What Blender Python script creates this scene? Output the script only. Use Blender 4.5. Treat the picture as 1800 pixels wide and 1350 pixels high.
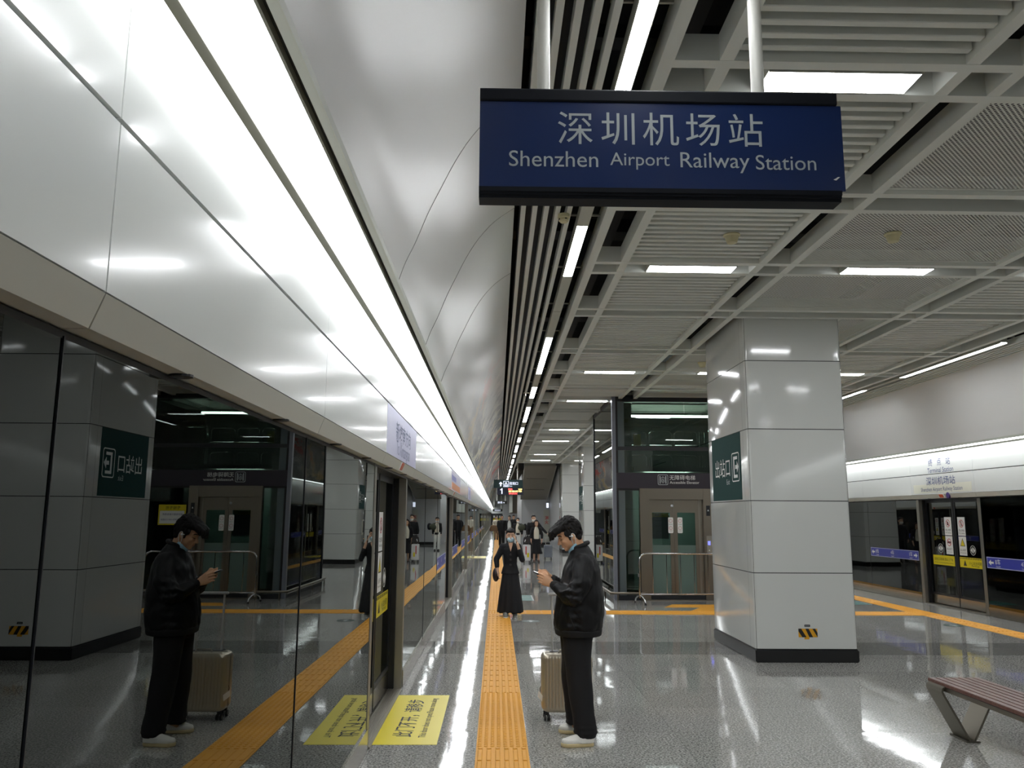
import bpy, bmesh, math, random
from mathutils import Vector, Matrix, noise
random.seed(7)
SC = bpy.context.scene
COL = SC.collection
for o in list(bpy.data.objects):
    bpy.data.objects.remove(o)

# ------------------------------------------------------------------ camera, light, exposure
FPX, PITCH, YAW, ROLL, CAM_H = 1426.7, 0.161147, 0.0177625, 0.0059527, 1.72
def camera():
    cp, sp, cy, sy = math.cos(PITCH), math.sin(PITCH), math.cos(YAW), math.sin(YAW)
    f = Vector((sy*cp, cy*cp, sp)); rt = Vector((cy, -sy, 0)); up = rt.cross(f)
    c, s = math.cos(ROLL), math.sin(ROLL)
    r2, u2 = rt*c + up*s, up*c - rt*s
    cd = bpy.data.cameras.new('camera'); co = bpy.data.objects.new('camera', cd); COL.objects.link(co)
    cd.sensor_fit = 'HORIZONTAL'; cd.sensor_width = 36; cd.lens = 36*FPX/1800
    cd.clip_start = .05; cd.clip_end = 400
    m = Matrix((r2, u2, -f)).transposed().to_4x4(); m.translation = (0, 0, CAM_H)
    co.matrix_world = m; SC.camera = co
camera()
w = bpy.data.worlds.new('world'); SC.world = w; w.use_nodes = True
w.node_tree.nodes['Background'].inputs[0].default_value = (.01, .011, .013, 1)
w.node_tree.nodes['Background'].inputs[1].default_value = .3
SC.view_settings.view_transform = 'Standard'; SC.view_settings.look = 'None'
SC.view_settings.exposure = 0.12; SC.view_settings.gamma = 1.0; SC.view_settings.use_curve_mapping = False
try:
    SC.cycles.use_denoising = True
    SC.cycles.max_bounces = 10; SC.cycles.diffuse_bounces = 5; SC.cycles.glossy_bounces = 5
    SC.cycles.transparent_max_bounces = 10; SC.cycles.sample_clamp_indirect = 6.0
    SC.cycles.caustics_reflective = False; SC.cycles.caustics_refractive = False
except Exception:
    pass
LAMP = 28.0      # strength of the ceiling and cove lamps

# ------------------------------------------------------------------ materials
def lin(c):
    return tuple(((v/255)/12.92 if v/255 <= .04045 else ((v/255+.055)/1.055)**2.4) for v in c)
MATS = {}
def nt(name):
    m = bpy.data.materials.new(name); m.use_nodes = True
    t = m.node_tree; return m, t, t.nodes['Principled BSDF']
def mat(name, rgb, rough=.5, metal=0., spec=.5, coat=0., bump=0., bscale=20., var=0., vscale=6.):
    """RGB is sRGB 0..255 albedo; optional small bump and tone variation."""
    if name in MATS: return MATS[name]
    m, t, b = nt(name); c = lin(rgb)
    b.inputs['Base Color'].default_value = (*c, 1); b.inputs['Roughness'].default_value = rough
    b.inputs['Metallic'].default_value = metal; b.inputs['Specular IOR Level'].default_value = spec
    b.inputs['Coat Weight'].default_value = coat; b.inputs['Coat Roughness'].default_value = .06
    if bump or var:
        g = t.nodes.new('ShaderNodeNewGeometry')
    if bump:
        n = t.nodes.new('ShaderNodeTexNoise'); n.inputs['Scale'].default_value = bscale; n.inputs['Detail'].default_value = 3
        t.links.new(g.outputs['Position'], n.inputs['Vector'])
        bu = t.nodes.new('ShaderNodeBump'); bu.inputs['Strength'].default_value = bump; bu.inputs['Distance'].default_value = .02
        t.links.new(n.outputs['Fac'], bu.inputs['Height']); t.links.new(bu.outputs['Normal'], b.inputs['Normal'])
    if var:
        n = t.nodes.new('ShaderNodeTexNoise'); n.inputs['Scale'].default_value = vscale; n.inputs['Detail'].default_value = 4
        t.links.new(g.outputs['Position'], n.inputs['Vector'])
        r = t.nodes.new('ShaderNodeMix'); r.data_type = 'RGBA'
        r.inputs[6].default_value = (*[x*(1-var) for x in c], 1); r.inputs[7].default_value = (*[min(1, x*(1+var)) for x in c], 1)
        t.links.new(n.outputs['Fac'], r.inputs[0]); t.links.new(r.outputs[2], b.inputs['Base Color'])
    MATS[name] = m; return m
def emit(name, rgb, strength, base=(200, 200, 200)):
    if name in MATS: return MATS[name]
    m, t, b = nt(name)
    b.inputs['Base Color'].default_value = (*lin(base), 1)
    b.inputs['Emission Color'].default_value = (*lin(rgb), 1); b.inputs['Emission Strength'].default_value = strength
    MATS[name] = m; return m
class N:
    """tiny node helper"""
    def __init__(s, t): s.t = t
    def new(s, typ, **k):
        n = s.t.nodes.new(typ)
        for a, v in k.items(): setattr(n, a, v)
        return n
    def math(s, op, a, b=None, c=None):
        n = s.t.nodes.new('ShaderNodeMath'); n.operation = op
        for i, v in enumerate((a, b, c)):
            if v is None: continue
            if isinstance(v, (int, float)): n.inputs[i].default_value = v
            else: s.t.links.new(v, n.inputs[i])
        return n.outputs[0]
    def mix(s, f, a, b):
        n = s.t.nodes.new('ShaderNodeMix'); n.data_type = 'RGBA'
        for i, v in ((0, f), (6, a), (7, b)):
            if isinstance(v, (int, float)): n.inputs[i].default_value = v
            elif isinstance(v, tuple): n.inputs[i].default_value = (*v, 1)
            else: s.t.links.new(v, n.inputs[i])
        return n.outputs[2]
    def xyz(s):
        g = s.t.nodes.new('ShaderNodeNewGeometry'); x = s.t.nodes.new('ShaderNodeSeparateXYZ')
        s.t.links.new(g.outputs['Position'], x.inputs[0]); return g.outputs['Position'], x.outputs[0], x.outputs[1], x.outputs[2]
    def noise(s, vec, scale, detail=2, rough=.5, scl=None):
        if scl:
            mp = s.t.nodes.new('ShaderNodeMapping'); mp.inputs['Scale'].default_value = scl
            s.t.links.new(vec, mp.inputs[0]); vec = mp.outputs[0]
        n = s.t.nodes.new('ShaderNodeTexNoise'); n.inputs['Scale'].default_value = scale
        n.inputs['Detail'].default_value = detail; n.inputs['Roughness'].default_value = rough
        s.t.links.new(vec, n.inputs['Vector']); return n.outputs['Fac']
    def ramp(s, f, lo, hi):
        n = s.t.nodes.new('ShaderNodeMapRange'); n.inputs[1].default_value = lo; n.inputs[2].default_value = hi
        s.t.links.new(f, n.inputs[0]); return n.outputs[0]

def floor_material():
    m, t, b = nt('polished_granite'); h = N(t); P, x, y, z = h.xyz()
    sp1 = h.noise(P, 62, 3, .75); sp2 = h.noise(P, 30, 2, .6)
    base = h.mix(h.ramp(sp1, .36, .64), lin((74, 74, 72)), lin((204, 203, 197)))
    base = h.mix(h.math('MULTIPLY', h.ramp(sp2, .55, .75), .55), base, lin((80, 80, 76)))
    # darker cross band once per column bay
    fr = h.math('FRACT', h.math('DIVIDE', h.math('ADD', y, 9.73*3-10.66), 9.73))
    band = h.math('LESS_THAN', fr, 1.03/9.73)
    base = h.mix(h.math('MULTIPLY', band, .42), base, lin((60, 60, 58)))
    # slab joints and slab-to-slab tone
    ty = h.math('DIVIDE', h.math('ADD', y, .02), .866); tx = h.math('DIVIDE', h.math('ADD', x, .135), .79)
    jy = h.math('LESS_THAN', h.math('FRACT', ty), .006); jx = h.math('LESS_THAN', h.math('FRACT', tx), .006)
    j = h.math('MAXIMUM', jy, jx)
    cell = t.nodes.new('ShaderNodeCombineXYZ')
    t.links.new(h.math('FLOOR', tx), cell.inputs[0]); t.links.new(h.math('FLOOR', ty), cell.inputs[1])
    wn = t.nodes.new('ShaderNodeTexWhiteNoise'); t.links.new(cell.outputs[0], wn.inputs['Vector'])
    tone = h.math('ADD', h.math('MULTIPLY', wn.outputs['Value'], .16), .92)
    hsv = t.nodes.new('ShaderNodeHueSaturation'); t.links.new(base, hsv.inputs['Color']); t.links.new(tone, hsv.inputs['Value'])
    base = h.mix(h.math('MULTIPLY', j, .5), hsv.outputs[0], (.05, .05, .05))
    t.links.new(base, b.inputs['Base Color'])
    b.inputs['Roughness'].default_value = .055; b.inputs['Specular IOR Level'].default_value = .66
    # each slab is laid a hair out of level, and its polish is not quite flat
    wv = h.noise(P, 3.2, 1, .4)
    bu = t.nodes.new('ShaderNodeBump'); bu.inputs['Strength'].default_value = .3; bu.inputs['Distance'].default_value = .0035
    t.links.new(wv, bu.inputs['Height'])
    vm = t.nodes.new('ShaderNodeVectorMath'); vm.operation = 'MULTIPLY_ADD'
    t.links.new(wn.outputs['Color'], vm.inputs[0]); vm.inputs[1].default_value = (.008, .008, 0); vm.inputs[2].default_value = (-.004, -.004, 0)
    va = t.nodes.new('ShaderNodeVectorMath'); va.operation = 'ADD'
    t.links.new(bu.outputs['Normal'], va.inputs[0]); t.links.new(vm.outputs[0], va.inputs[1])
    vn = t.nodes.new('ShaderNodeVectorMath'); vn.operation = 'NORMALIZE'; t.links.new(va.outputs[0], vn.inputs[0])
    t.links.new(vn.outputs[0], b.inputs['Normal'])
    return m
def vault_material(streaks=True):
    m, t, b = nt('satin_vault_panels' if streaks else 'satin_vault_plain'); h = N(t); P, x, y, z = h.xyz()
    base = lin((216, 216, 214))
    # coloured streaks over a darkened base, only on the far stretch of the vault
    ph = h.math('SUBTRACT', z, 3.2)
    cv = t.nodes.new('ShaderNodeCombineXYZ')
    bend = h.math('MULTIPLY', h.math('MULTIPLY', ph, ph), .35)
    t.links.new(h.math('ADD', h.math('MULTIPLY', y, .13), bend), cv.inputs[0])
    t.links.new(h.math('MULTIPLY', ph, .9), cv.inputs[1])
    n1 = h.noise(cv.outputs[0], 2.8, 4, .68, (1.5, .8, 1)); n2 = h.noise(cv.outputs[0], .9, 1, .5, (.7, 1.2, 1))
    far = h.math('MULTIPLY', h.math('MULTIPLY', h.ramp(y, 12, 21), 1.0 if streaks else 0.0), h.math('SUBTRACT', 1.0, h.ramp(y, 70, 110)))
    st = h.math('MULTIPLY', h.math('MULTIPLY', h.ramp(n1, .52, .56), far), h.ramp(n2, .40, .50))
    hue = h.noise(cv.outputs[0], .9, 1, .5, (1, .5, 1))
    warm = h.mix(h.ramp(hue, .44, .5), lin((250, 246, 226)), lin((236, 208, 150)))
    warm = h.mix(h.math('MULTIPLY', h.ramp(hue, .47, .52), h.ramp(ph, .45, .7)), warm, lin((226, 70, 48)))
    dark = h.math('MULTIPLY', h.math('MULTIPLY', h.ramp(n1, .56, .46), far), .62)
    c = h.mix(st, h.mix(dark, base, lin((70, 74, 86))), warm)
    t.links.new(c, b.inputs['Base Color'])
    b.inputs['Roughness'].default_value = .34; b.inputs['Metallic'].default_value = .0
    b.inputs['Specular IOR Level'].default_value = .6
    wv = h.noise(P, .55, 1, .4, (1.6, .55, 1.2))
    bu = t.nodes.new('ShaderNodeBump'); bu.inputs['Strength'].default_value = .5; bu.inputs['Distance'].default_value = .16
    t.links.new(wv, bu.inputs['Height']); t.links.new(bu.outputs['Normal'], b.inputs['Normal'])
    return m
def perforated_material():
    m, t, b = nt('perforated_aluminium'); h = N(t); P, x, y, z = h.xyz()
    b.inputs['Base Color'].default_value = (*lin((222, 224, 217)), 1); b.inputs['Roughness'].default_value = .45
    pitch = .036
    v = h.math('DIVIDE', y, pitch*.5); row = h.math('FLOOR', v)
    u = h.math('ADD', h.math('DIVIDE', x, pitch), h.math('MULTIPLY', row, .5))
    du = h.math('MULTIPLY', h.math('SUBTRACT', h.math('FRACT', u), .5), pitch)
    dv = h.math('MULTIPLY', h.math('SUBTRACT', h.math('FRACT', v), .5), pitch*.5)
    # elongated openings, so rows of holes nest into one another
    r = h.math('SQRT', h.math('ADD', h.math('MULTIPLY', h.math('MULTIPLY', du, du), .55), h.math('MULTIPLY', dv, dv)))
    hole = h.math('LESS_THAN', r, .0072)
    tr = t.nodes.new('ShaderNodeBsdfTransparent'); mx = t.nodes.new('ShaderNodeMixShader')
    t.links.new(hole, mx.inputs[0]); t.links.new(b.outputs[0], mx.inputs[1]); t.links.new(tr.outputs[0], mx.inputs[2])
    t.links.new(mx.outputs[0], t.nodes['Material Output'].inputs['Surface'])
    return m
def glass_material(name, tint, ior, wav=0., rough=0.0):
    """tinted architectural glass: Fresnel mirror over a see-through tint"""
    m, t, b = nt(name); h = N(t); t.nodes.remove(b)
    fr = t.nodes.new('ShaderNodeFresnel'); fr.inputs['IOR'].default_value = ior
    gl = t.nodes.new('ShaderNodeBsdfGlossy'); gl.inputs['Roughness'].default_value = rough
    gl.inputs['Color'].default_value = (.86, .9, .88, 1)
    tr = t.nodes.new('ShaderNodeBsdfTransparent'); tr.inputs['Color'].default_value = (*tint, 1)
    mx = t.nodes.new('ShaderNodeMixShader')
    t.links.new(fr.outputs[0], mx.inputs[0]); t.links.new(tr.outputs[0], mx.inputs[1]); t.links.new(gl.outputs[0], mx.inputs[2])
    t.links.new(mx.outputs[0], t.nodes['Material Output'].inputs['Surface'])
    if wav:
        P, x, y, z = h.xyz(); n = h.noise(P, .8, 1, .4)
        bu = t.nodes.new('ShaderNodeBump'); bu.inputs['Strength'].default_value = wav; bu.inputs['Distance'].default_value = .008
        t.links.new(n, bu.inputs['Height'])
        t.links.new(bu.outputs['Normal'], gl.inputs['Normal'])
    return m

M = {}
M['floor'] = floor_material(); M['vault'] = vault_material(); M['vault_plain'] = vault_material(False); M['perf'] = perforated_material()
M['glass'] = glass_material('screen_glass', (.16, .18, .175), 1.8, .15)
M['lift_glass'] = glass_material('lift_glass', (.50, .58, .54), 1.7, .05)
M['enamel'] = mat('white_enamel', (212, 215, 212), .16, 0, .5, .25)
M['cream'] = mat('cream_trim', (198, 198, 188), .45)
M['trim'] = mat('pale_trim', (186, 188, 178), .5)
M['fixture'] = mat('lamp_housing', (188, 188, 176), .5)
M['ceil'] = mat('ceiling_aluminium', (222, 224, 217), .42, 0, .4)
M['void'] = mat('ceiling_void', (22, 23, 27), .9)
M['duct'] = mat('dark_duct', (34, 35, 40), .6)
M['black'] = mat('black_rubber', (12, 12, 13), .5)
M['blackmetal'] = mat('black_metal', (26, 28, 32), .35, 0, .5)
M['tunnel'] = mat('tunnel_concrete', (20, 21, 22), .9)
M['steel'] = mat('brushed_steel', (134, 126, 114), .3, 1.0)
M['steel_dark'] = mat('bronze_steel', (158, 154, 144), .42, 1.0)
M['mirror_steel'] = mat('polished_steel', (164, 158, 146), .2, 1.0)
M['bench_steel'] = mat('bench_steel', (124, 119, 108), .42, 1.0); M['rail_black'] = mat('sign_rail', (24, 27, 33), .6, 0, .15)
M['chrome'] = mat('chrome', (205, 205, 205), .12, 1.0)
M['col'] = mat('column_enamel', (205, 207, 203), .1, 0, .5, .5)
M['seam'] = mat('dark_joint', (38, 40, 38), .7)
M['skirt'] = mat('black_skirting', (14, 14, 15), .3, 0, .5)
M['green'] = mat('exit_green', (38, 72, 70), .7, 0, .12)
M['darkgreen'] = mat('dark_green', (16, 52, 52), .35)
M['white'] = mat('white_paint', (232, 234, 232), .5)
M['letter'] = mat('grey_letter', (176, 184, 186), .35)
M['navy'] = mat('navy_sign', (26, 46, 92), .28, 0, .5, .3)
M['navytext'] = mat('navy_print', (44, 58, 116), .5)
M['lav'] = mat('lavender_sheet', (192, 192, 220), .35)
M['lavtext'] = mat('slate_print', (108, 116, 150), .5)
M['yellow'] = mat('yellow_vinyl', (220, 202, 0), .4)
M['ink'] = mat('black_ink', (22, 22, 20), .6)
M['blue'] = mat('blue_vinyl', (48, 58, 160), .4)
M['red'] = mat('red_vinyl', (188, 46, 44), .4)
M['tactile'] = mat('tactile_orange', (228, 164, 58), .55, 0, .4, 0, .15, 60, .08, 2.5)
M['purple'] = mat('plum_band', (44, 38, 48), .4)
M['wood'] = mat('bench_timber', (96, 58, 46), .35, 0, .5, .2, .2, 30, .25, 9)
M['beige'] = mat('beige_plastic', (206, 198, 158), .5)
M['offwhite'] = mat('white_plastic', (222, 222, 214), .4)
M['soffit'] = mat('grey_soffit', (142, 138, 126), .6)
M['wallgrey'] = mat('pale_wall', (188, 190, 192), .4)
M['lamp'] = emit('lit_diffuser', (250, 252, 255), LAMP)
M['cove'] = emit('lit_cove', (250, 253, 255), LAMP*.38)
M['led_red'] = emit('led_red', (255, 40, 30), 3.0)
M['led_yellow'] = emit('led_amber', (255, 220, 120), 3.0)
M['signlit'] = emit('backlit_white', (225, 232, 255), 1.2)

# ------------------------------------------------------------------ geometry helpers
KIDS = {}
def wm(o):
    m = o.matrix_basis.copy()
    while o.parent is not None:
        o = o.parent; m = o.matrix_basis @ m
    return m
class MB:
    def __init__(s): s.v = []; s.f = []
    def add(s, vs, fs):
        k = len(s.v); s.v += [tuple(p) for p in vs]; s.f += [tuple(i+k for i in f) for f in fs]; return s
    def box(s, x0, x1, y0, y1, z0, z1):
        return s.add([(x0,y0,z0),(x1,y0,z0),(x1,y1,z0),(x0,y1,z0),(x0,y0,z1),(x1,y0,z1),(x1,y1,z1),(x0,y1,z1)],
                     [(0,3,2,1),(4,5,6,7),(0,1,5,4),(1,2,6,5),(2,3,7,6),(3,0,4,7)])
    def prism(s, prof, axis, a, b):
        """closed profile (u,v) extruded along axis 0=x (u=y,v=z), 1=y (u=x,v=z), 2=z (u=x,v=y)"""
        def pt(u, v, t): return [(t,u,v),(u,t,v),(u,v,t)][axis]
        n = len(prof); vs = [pt(u,v,a) for u,v in prof] + [pt(u,v,b) for u,v in prof]
        fs = [tuple(range(n)), tuple(range(2*n-1, n-1, -1))] + [(i,(i+1)%n,n+(i+1)%n,n+i) for i in range(n)]
        return s.add(vs, fs)
    def sheet(s, prof, axis, a, b, th=0.02, n=(0,0)):
        """open profile given thickness by offset n"""
        pr = list(prof) + [(u+n[0]*th, v+n[1]*th) for u,v in reversed(prof)]
        return s.prism(pr, axis, a, b)
    def cyl(s, p0, p1, r0, r1=None, n=16):
        return s.tube([p0, p1], [r0, r0 if r1 is None else r1], n)
    def tube(s, pts, r, n=10, cap=True):
        pts = [Vector(p) for p in pts]
        if not isinstance(r, (list, tuple)): r = [r]*len(pts)
        rings = []; up = None
        for i, p in enumerate(pts):
            d = (pts[min(i+1, len(pts)-1)] - pts[max(i-1, 0)]).normalized()
            if up is None: up = Vector((0,0,1)) if abs(d.z) < .9 else Vector((0,1,0))
            a = d.cross(up).normalized(); up2 = a.cross(d).normalized(); up = up2
            rings.append([p + (a*math.cos(2*math.pi*k/n) + up2*math.sin(2*math.pi*k/n))*r[i] for k in range(n)])
        return s.loft(rings, cap)
    def loft(s, rings, cap=True):
        k = len(s.v); n = len(rings[0])
        for rg in rings: s.v += [tuple(p) for p in rg]
        for i in range(len(rings)-1):
            for j in range(n):
                s.f.append((k+i*n+j, k+i*n+(j+1)%n, k+(i+1)*n+(j+1)%n, k+(i+1)*n+j))
        if cap:
            s.f.append(tuple(k+j for j in reversed(range(n)))); s.f.append(tuple(k+(len(rings)-1)*n+j for j in range(n)))
        return s
    def lathe(s, c, prof, n=20):
        rings = [[(c[0]+r*math.cos(2*math.pi*k/n), c[1]+r*math.sin(2*math.pi*k/n), c[2]+z) for k in range(n)] for r, z in prof]
        return s.loft(rings, True)
    def ell(s, c, r, nu=14, nv=9):
        c = Vector(c); rings = []
        for i in range(1, nv):
            th = math.pi*i/nv
            rings.append([(c.x+r[0]*math.sin(th)*math.cos(2*math.pi*k/nu), c.y+r[1]*math.sin(th)*math.sin(2*math.pi*k/nu), c.z-r[2]*math.cos(th)) for k in range(nu)])
        k = len(s.v); s.loft(rings, False)
        b, t = len(s.v), len(s.v)+1
        s.v += [(c.x, c.y, c.z-r[2]), (c.x, c.y, c.z+r[2])]; L = k+(nv-2)*nu
        for j in range(nu):
            s.f.append((b, k+(j+1)%nu, k+j)); s.f.append((t, L+j, L+(j+1)%nu))
        return s
    def plate(s, pts, o, u, v, th=.002):
        """2-D outline standing on a surface: o + a*u + b*v, pushed th along u x v"""
        o, u, v = Vector(o), Vector(u), Vector(v); n = u.cross(v).normalized()*th
        A = [o+u*a+v*b+n for a, b in pts]; B = [o+u*a+v*b-n*.5 for a, b in pts]; k = len(pts)
        return s.add(A+B, [tuple(range(k)), tuple(range(2*k-1, k-1, -1))] + [(i, k+i, k+(i+1)%k, (i+1)%k) for i in range(k)])
    def ringplate(s, c, r0, r1, o, u, v, th=.002, n=24):
        o, u, v = Vector(o), Vector(u), Vector(v); nn = u.cross(v).normalized()
        rg = []
        for r, h in ((r0, -.3*th), (r0, th), (r1, th), (r1, -.3*th), (r0, -.3*th)):
            rg.append([o+u*(c[0]+r*math.cos(2*math.pi*k/n))+v*(c[1]+r*math.sin(2*math.pi*k/n))+nn*h for k in range(n)])
        return s.loft(rg, False)
    def build(s, name, m, parent=None, smooth=False, bevel=0., seg=2):
        me = bpy.data.meshes.new(name)
        vs = s.v
        if parent is not None:
            inv = wm(parent).inverted() if not getattr(s, 'local', False) else None
            if inv is not None: vs = [tuple(inv @ Vector(p)) for p in vs]
        me.from_pydata(vs, [], s.f); me.validate()
        if not smooth:
            bm = bmesh.new(); bm.from_mesh(me); bmesh.ops.recalc_face_normals(bm, faces=bm.faces)
            if bevel:
                bmesh.ops.bevel(bm, geom=[e for e in bm.edges if e.calc_face_angle(0) > .5], offset=bevel, segments=seg, affect='EDGES', clamp_overlap=True)
            bm.to_mesh(me); bm.free()
        else:
            bm = bmesh.new(); bm.from_mesh(me); bmesh.ops.recalc_face_normals(bm, faces=bm.faces); bm.to_mesh(me); bm.free()
            me.polygons.foreach_set('use_smooth', [True]*len(me.polygons))
            try: me.set_sharp_from_angle(angle=math.radians(40))
            except Exception: pass
        o = bpy.data.objects.new(name, me); COL.objects.link(o)
        me.materials.append(M[m] if isinstance(m, str) else m)
        if parent is not None:
            o.parent = parent; KIDS.setdefault(parent.name, []).append(o)
        return o
def LB():
    b = MB(); b.local = True; return b
def B(*a): return MB().box(*a)
def empty(name, loc=(0,0,0), rz=0.):
    o = bpy.data.objects.new(name, None); COL.objects.link(o)
    o.location = loc; o.rotation_euler = (0, 0, rz); o.empty_display_size = .05
    o.matrix_world = Matrix.Translation(loc) @ Matrix.Rotation(rz, 4, 'Z')
    return o
def tag(o, label=None, cat=None, group=None, kind='thing'):
    if label: o['label'] = label
    if cat: o['category'] = cat
    if group: o['group'] = group
    if kind: o['kind'] = kind
    return o
def struct(name, mb, m, parent=None, **k):
    o = mb.build(name, m, parent, **k)
    if parent is None: o['kind'] = 'structure'
    return o
def copy_tree(o, parent=None):
    c = o.copy(); COL.objects.link(c)
    if parent is not None: c.parent = parent
    for ch in KIDS.get(o.name, []):
        copy_tree(ch, c)
    return c
def place(proto, first, loc, rz, label, group=None, plabels=None):
    """the first placing moves the prototype itself, later ones copy it with its parts"""
    o = proto if first else copy_tree(proto)
    o.location = loc; o.rotation_euler = (0, 0, rz)
    o['label'] = label
    if group: o['group'] = group
    elif 'group' in o: del o['group']
    return o
ORD = ('first second third fourth fifth sixth seventh eighth ninth tenth eleventh twelfth thirteenth fourteenth fifteenth sixteenth '
       'seventeenth eighteenth nineteenth twentieth').split()
def ordw(i):
    tens = {2: 'twenty', 3: 'thirty', 4: 'forty'}
    if i < 20: return ORD[i]
    t, u = divmod(i+1, 10)
    if u == 0: return {3: 'thirtieth', 4: 'fortieth', 2: 'twentieth'}[t]
    return tens[t]+'-'+ORD[u-1]

_txt = {}
def text(body, o, u, v, m, parent=None, size=None, width=None, align='CENTER', name='lettering', th=.0015, bold=0., sx=1.):
    """flat raised lettering; o = anchor on the surface (world, or local if the parent is given as local), u right, v up"""
    key = (body, bold)
    if key not in _txt:
        cu = bpy.data.curves.new('t', 'FONT'); cu.body = body; cu.size = 1.0; cu.offset = bold; cu.resolution_u = 4
        ob = bpy.data.objects.new('t', cu); COL.objects.link(ob); bpy.context.view_layer.update()
        me = bpy.data.meshes.new_from_object(ob.evaluated_get(bpy.context.evaluated_depsgraph_get()))
        vs = [p.co.copy() for p in me.vertices]; fs = [tuple(p.vertices) for p in me.polygons]
        bpy.data.objects.remove(ob); bpy.data.curves.remove(cu); bpy.data.meshes.remove(me)
        _txt[key] = (vs, fs)
    vs, fs = _txt[key]
    x0, x1 = min(p.x for p in vs), max(p.x for p in vs); y0, y1 = min(p.y for p in vs), max(p.y for p in vs)
    k = size if size else 1.0
    if width: sx = width/((x1-x0)*k) if size else 1.0; k = k if size else width/(x1-x0)
    ax = {'CENTER': (x0+x1)/2, 'LEFT': x0, 'RIGHT': x1}[align]; ay = (y0+y1)/2
    o, u, v = Vector(o), Vector(u), Vector(v); n = u.cross(v).normalized()
    b = MB(); b.add([o + u*((p.x-ax)*k*sx) + v*((p.y-ay)*k) + n*th for p in vs], fs)
    ob = b.build(name, m, parent)
    return ob
def rrect(w, h, r, n=4, cx=0., cy=0.):
    pts = []
    for (sx, sy, a0) in ((1,1,0),(-1,1,90),(-1,-1,180),(1,-1,270)):
        for i in range(n+1):
            a = math.radians(a0+90*i/n); pts.append((cx+sx*(w/2-r)+r*math.cos(a), cy+sy*(h/2-r)+r*math.sin(a)))
    return pts
def circ(r, n=24, cx=0., cy=0.): return [(cx+r*math.cos(2*math.pi*i/n), cy+r*math.sin(2*math.pi*i/n)) for i in range(n)]
def arrow(L, W, ang=0., cx=0., cy=0.):
    p = [(-L/2,-W*.17),(L*.02,-W*.17),(L*.02,-W*.5),(L/2,0),(L*.02,W*.5),(L*.02,W*.17),(-L/2,W*.17)]
    c, s = math.cos(ang), math.sin(ang); return [(cx+a*c-b*s, cy+a*s+b*c) for a, b in p]
X_, Y_, Z_ = Vector((1,0,0)), Vector((0,1,0)), Vector((0,0,1))
# ------------------------------------------------------------------ setting
GL, GR = -.945, 8.83            # glass planes of the two platform edges
Y0, Y1 = -9.0, 140.0
struct('floor', B(GL-.16, GR+.16, Y0, Y1, -.3, 0), 'floor')
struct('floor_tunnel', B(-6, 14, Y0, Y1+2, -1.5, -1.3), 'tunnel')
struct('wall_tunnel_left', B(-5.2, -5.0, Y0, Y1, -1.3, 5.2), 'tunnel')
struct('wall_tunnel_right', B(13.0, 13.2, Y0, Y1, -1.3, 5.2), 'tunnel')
struct('ceiling', B(-5.2, 13.2, Y0, Y1, 5.3, 5.5), 'void')
struct('wall_behind', B(-5.2, 13.2, Y0-.2, Y0, -1.3, 5.3), 'wallgrey')
struct('wall_end', B(-5.2, 13.2, Y1, Y1+.2, -1.3, 5.3), 'enamel')
VP = [(-.585,3.082),(-.548,3.19),(-.494,3.31),(-.424,3.49),(-.35,3.65),(-.268,3.82),(-.17,3.98),(-.04,4.13),(.125,4.252)]
def smoothp(p, n=3):
    out = []
    for i in range(len(p)-1):
        P0, P1, P2, P3 = (Vector((*p[max(0, min(len(p)-1, i+k))], 0)) for k in (-1, 0, 1, 2))
        for j in range(n):
            t = j/n
            q = .5*((2*P1)+(P2-P0)*t+(2*P0-5*P1+4*P2-P3)*t*t+(3*P1-P0-3*P2+P3)*t**3); out.append((q.x, q.y))
    return out+[p[-1]]
VPs = smoothp(VP)
def vault(name, prof, side):
    # panels with hair-line joints every 1.83 m near the camera
    for i, (a, b) in enumerate([(Y0, 60.0), (60.0, Y1)]):
        mb = MB()
        ys = [Y0]
        pr = list(prof)+[(u+side*.03, v+.02) for u, v in reversed(prof)]
        mb.prism(pr, 1, a, b)
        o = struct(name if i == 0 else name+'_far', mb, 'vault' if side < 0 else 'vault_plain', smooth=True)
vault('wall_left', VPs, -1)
RV = [(8.0+(.125-x)*(.47/.71), z) for x, z in VPs]
vault('wall_right', RV, 1)
# fine joints of the vault skin
jb = MB()
for k in range(3):
    yy = 4.6+1.83*k
    pr = [(u+.003, v-.002) for u, v in VPs]; pr += [(u+.001, v+.004) for u, v in reversed(VPs)]
    jb.prism(pr, 1, yy, yy+.0025)
struct('trim_0', jb, mat('vault_joint', (168, 168, 164), .6))
# dark lid over the vault so the void reads black
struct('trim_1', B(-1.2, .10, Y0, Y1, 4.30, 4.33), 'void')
struct('trim_2', B(8.03, 9.2, Y0, Y1, 4.30, 4.33), 'void')

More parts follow.
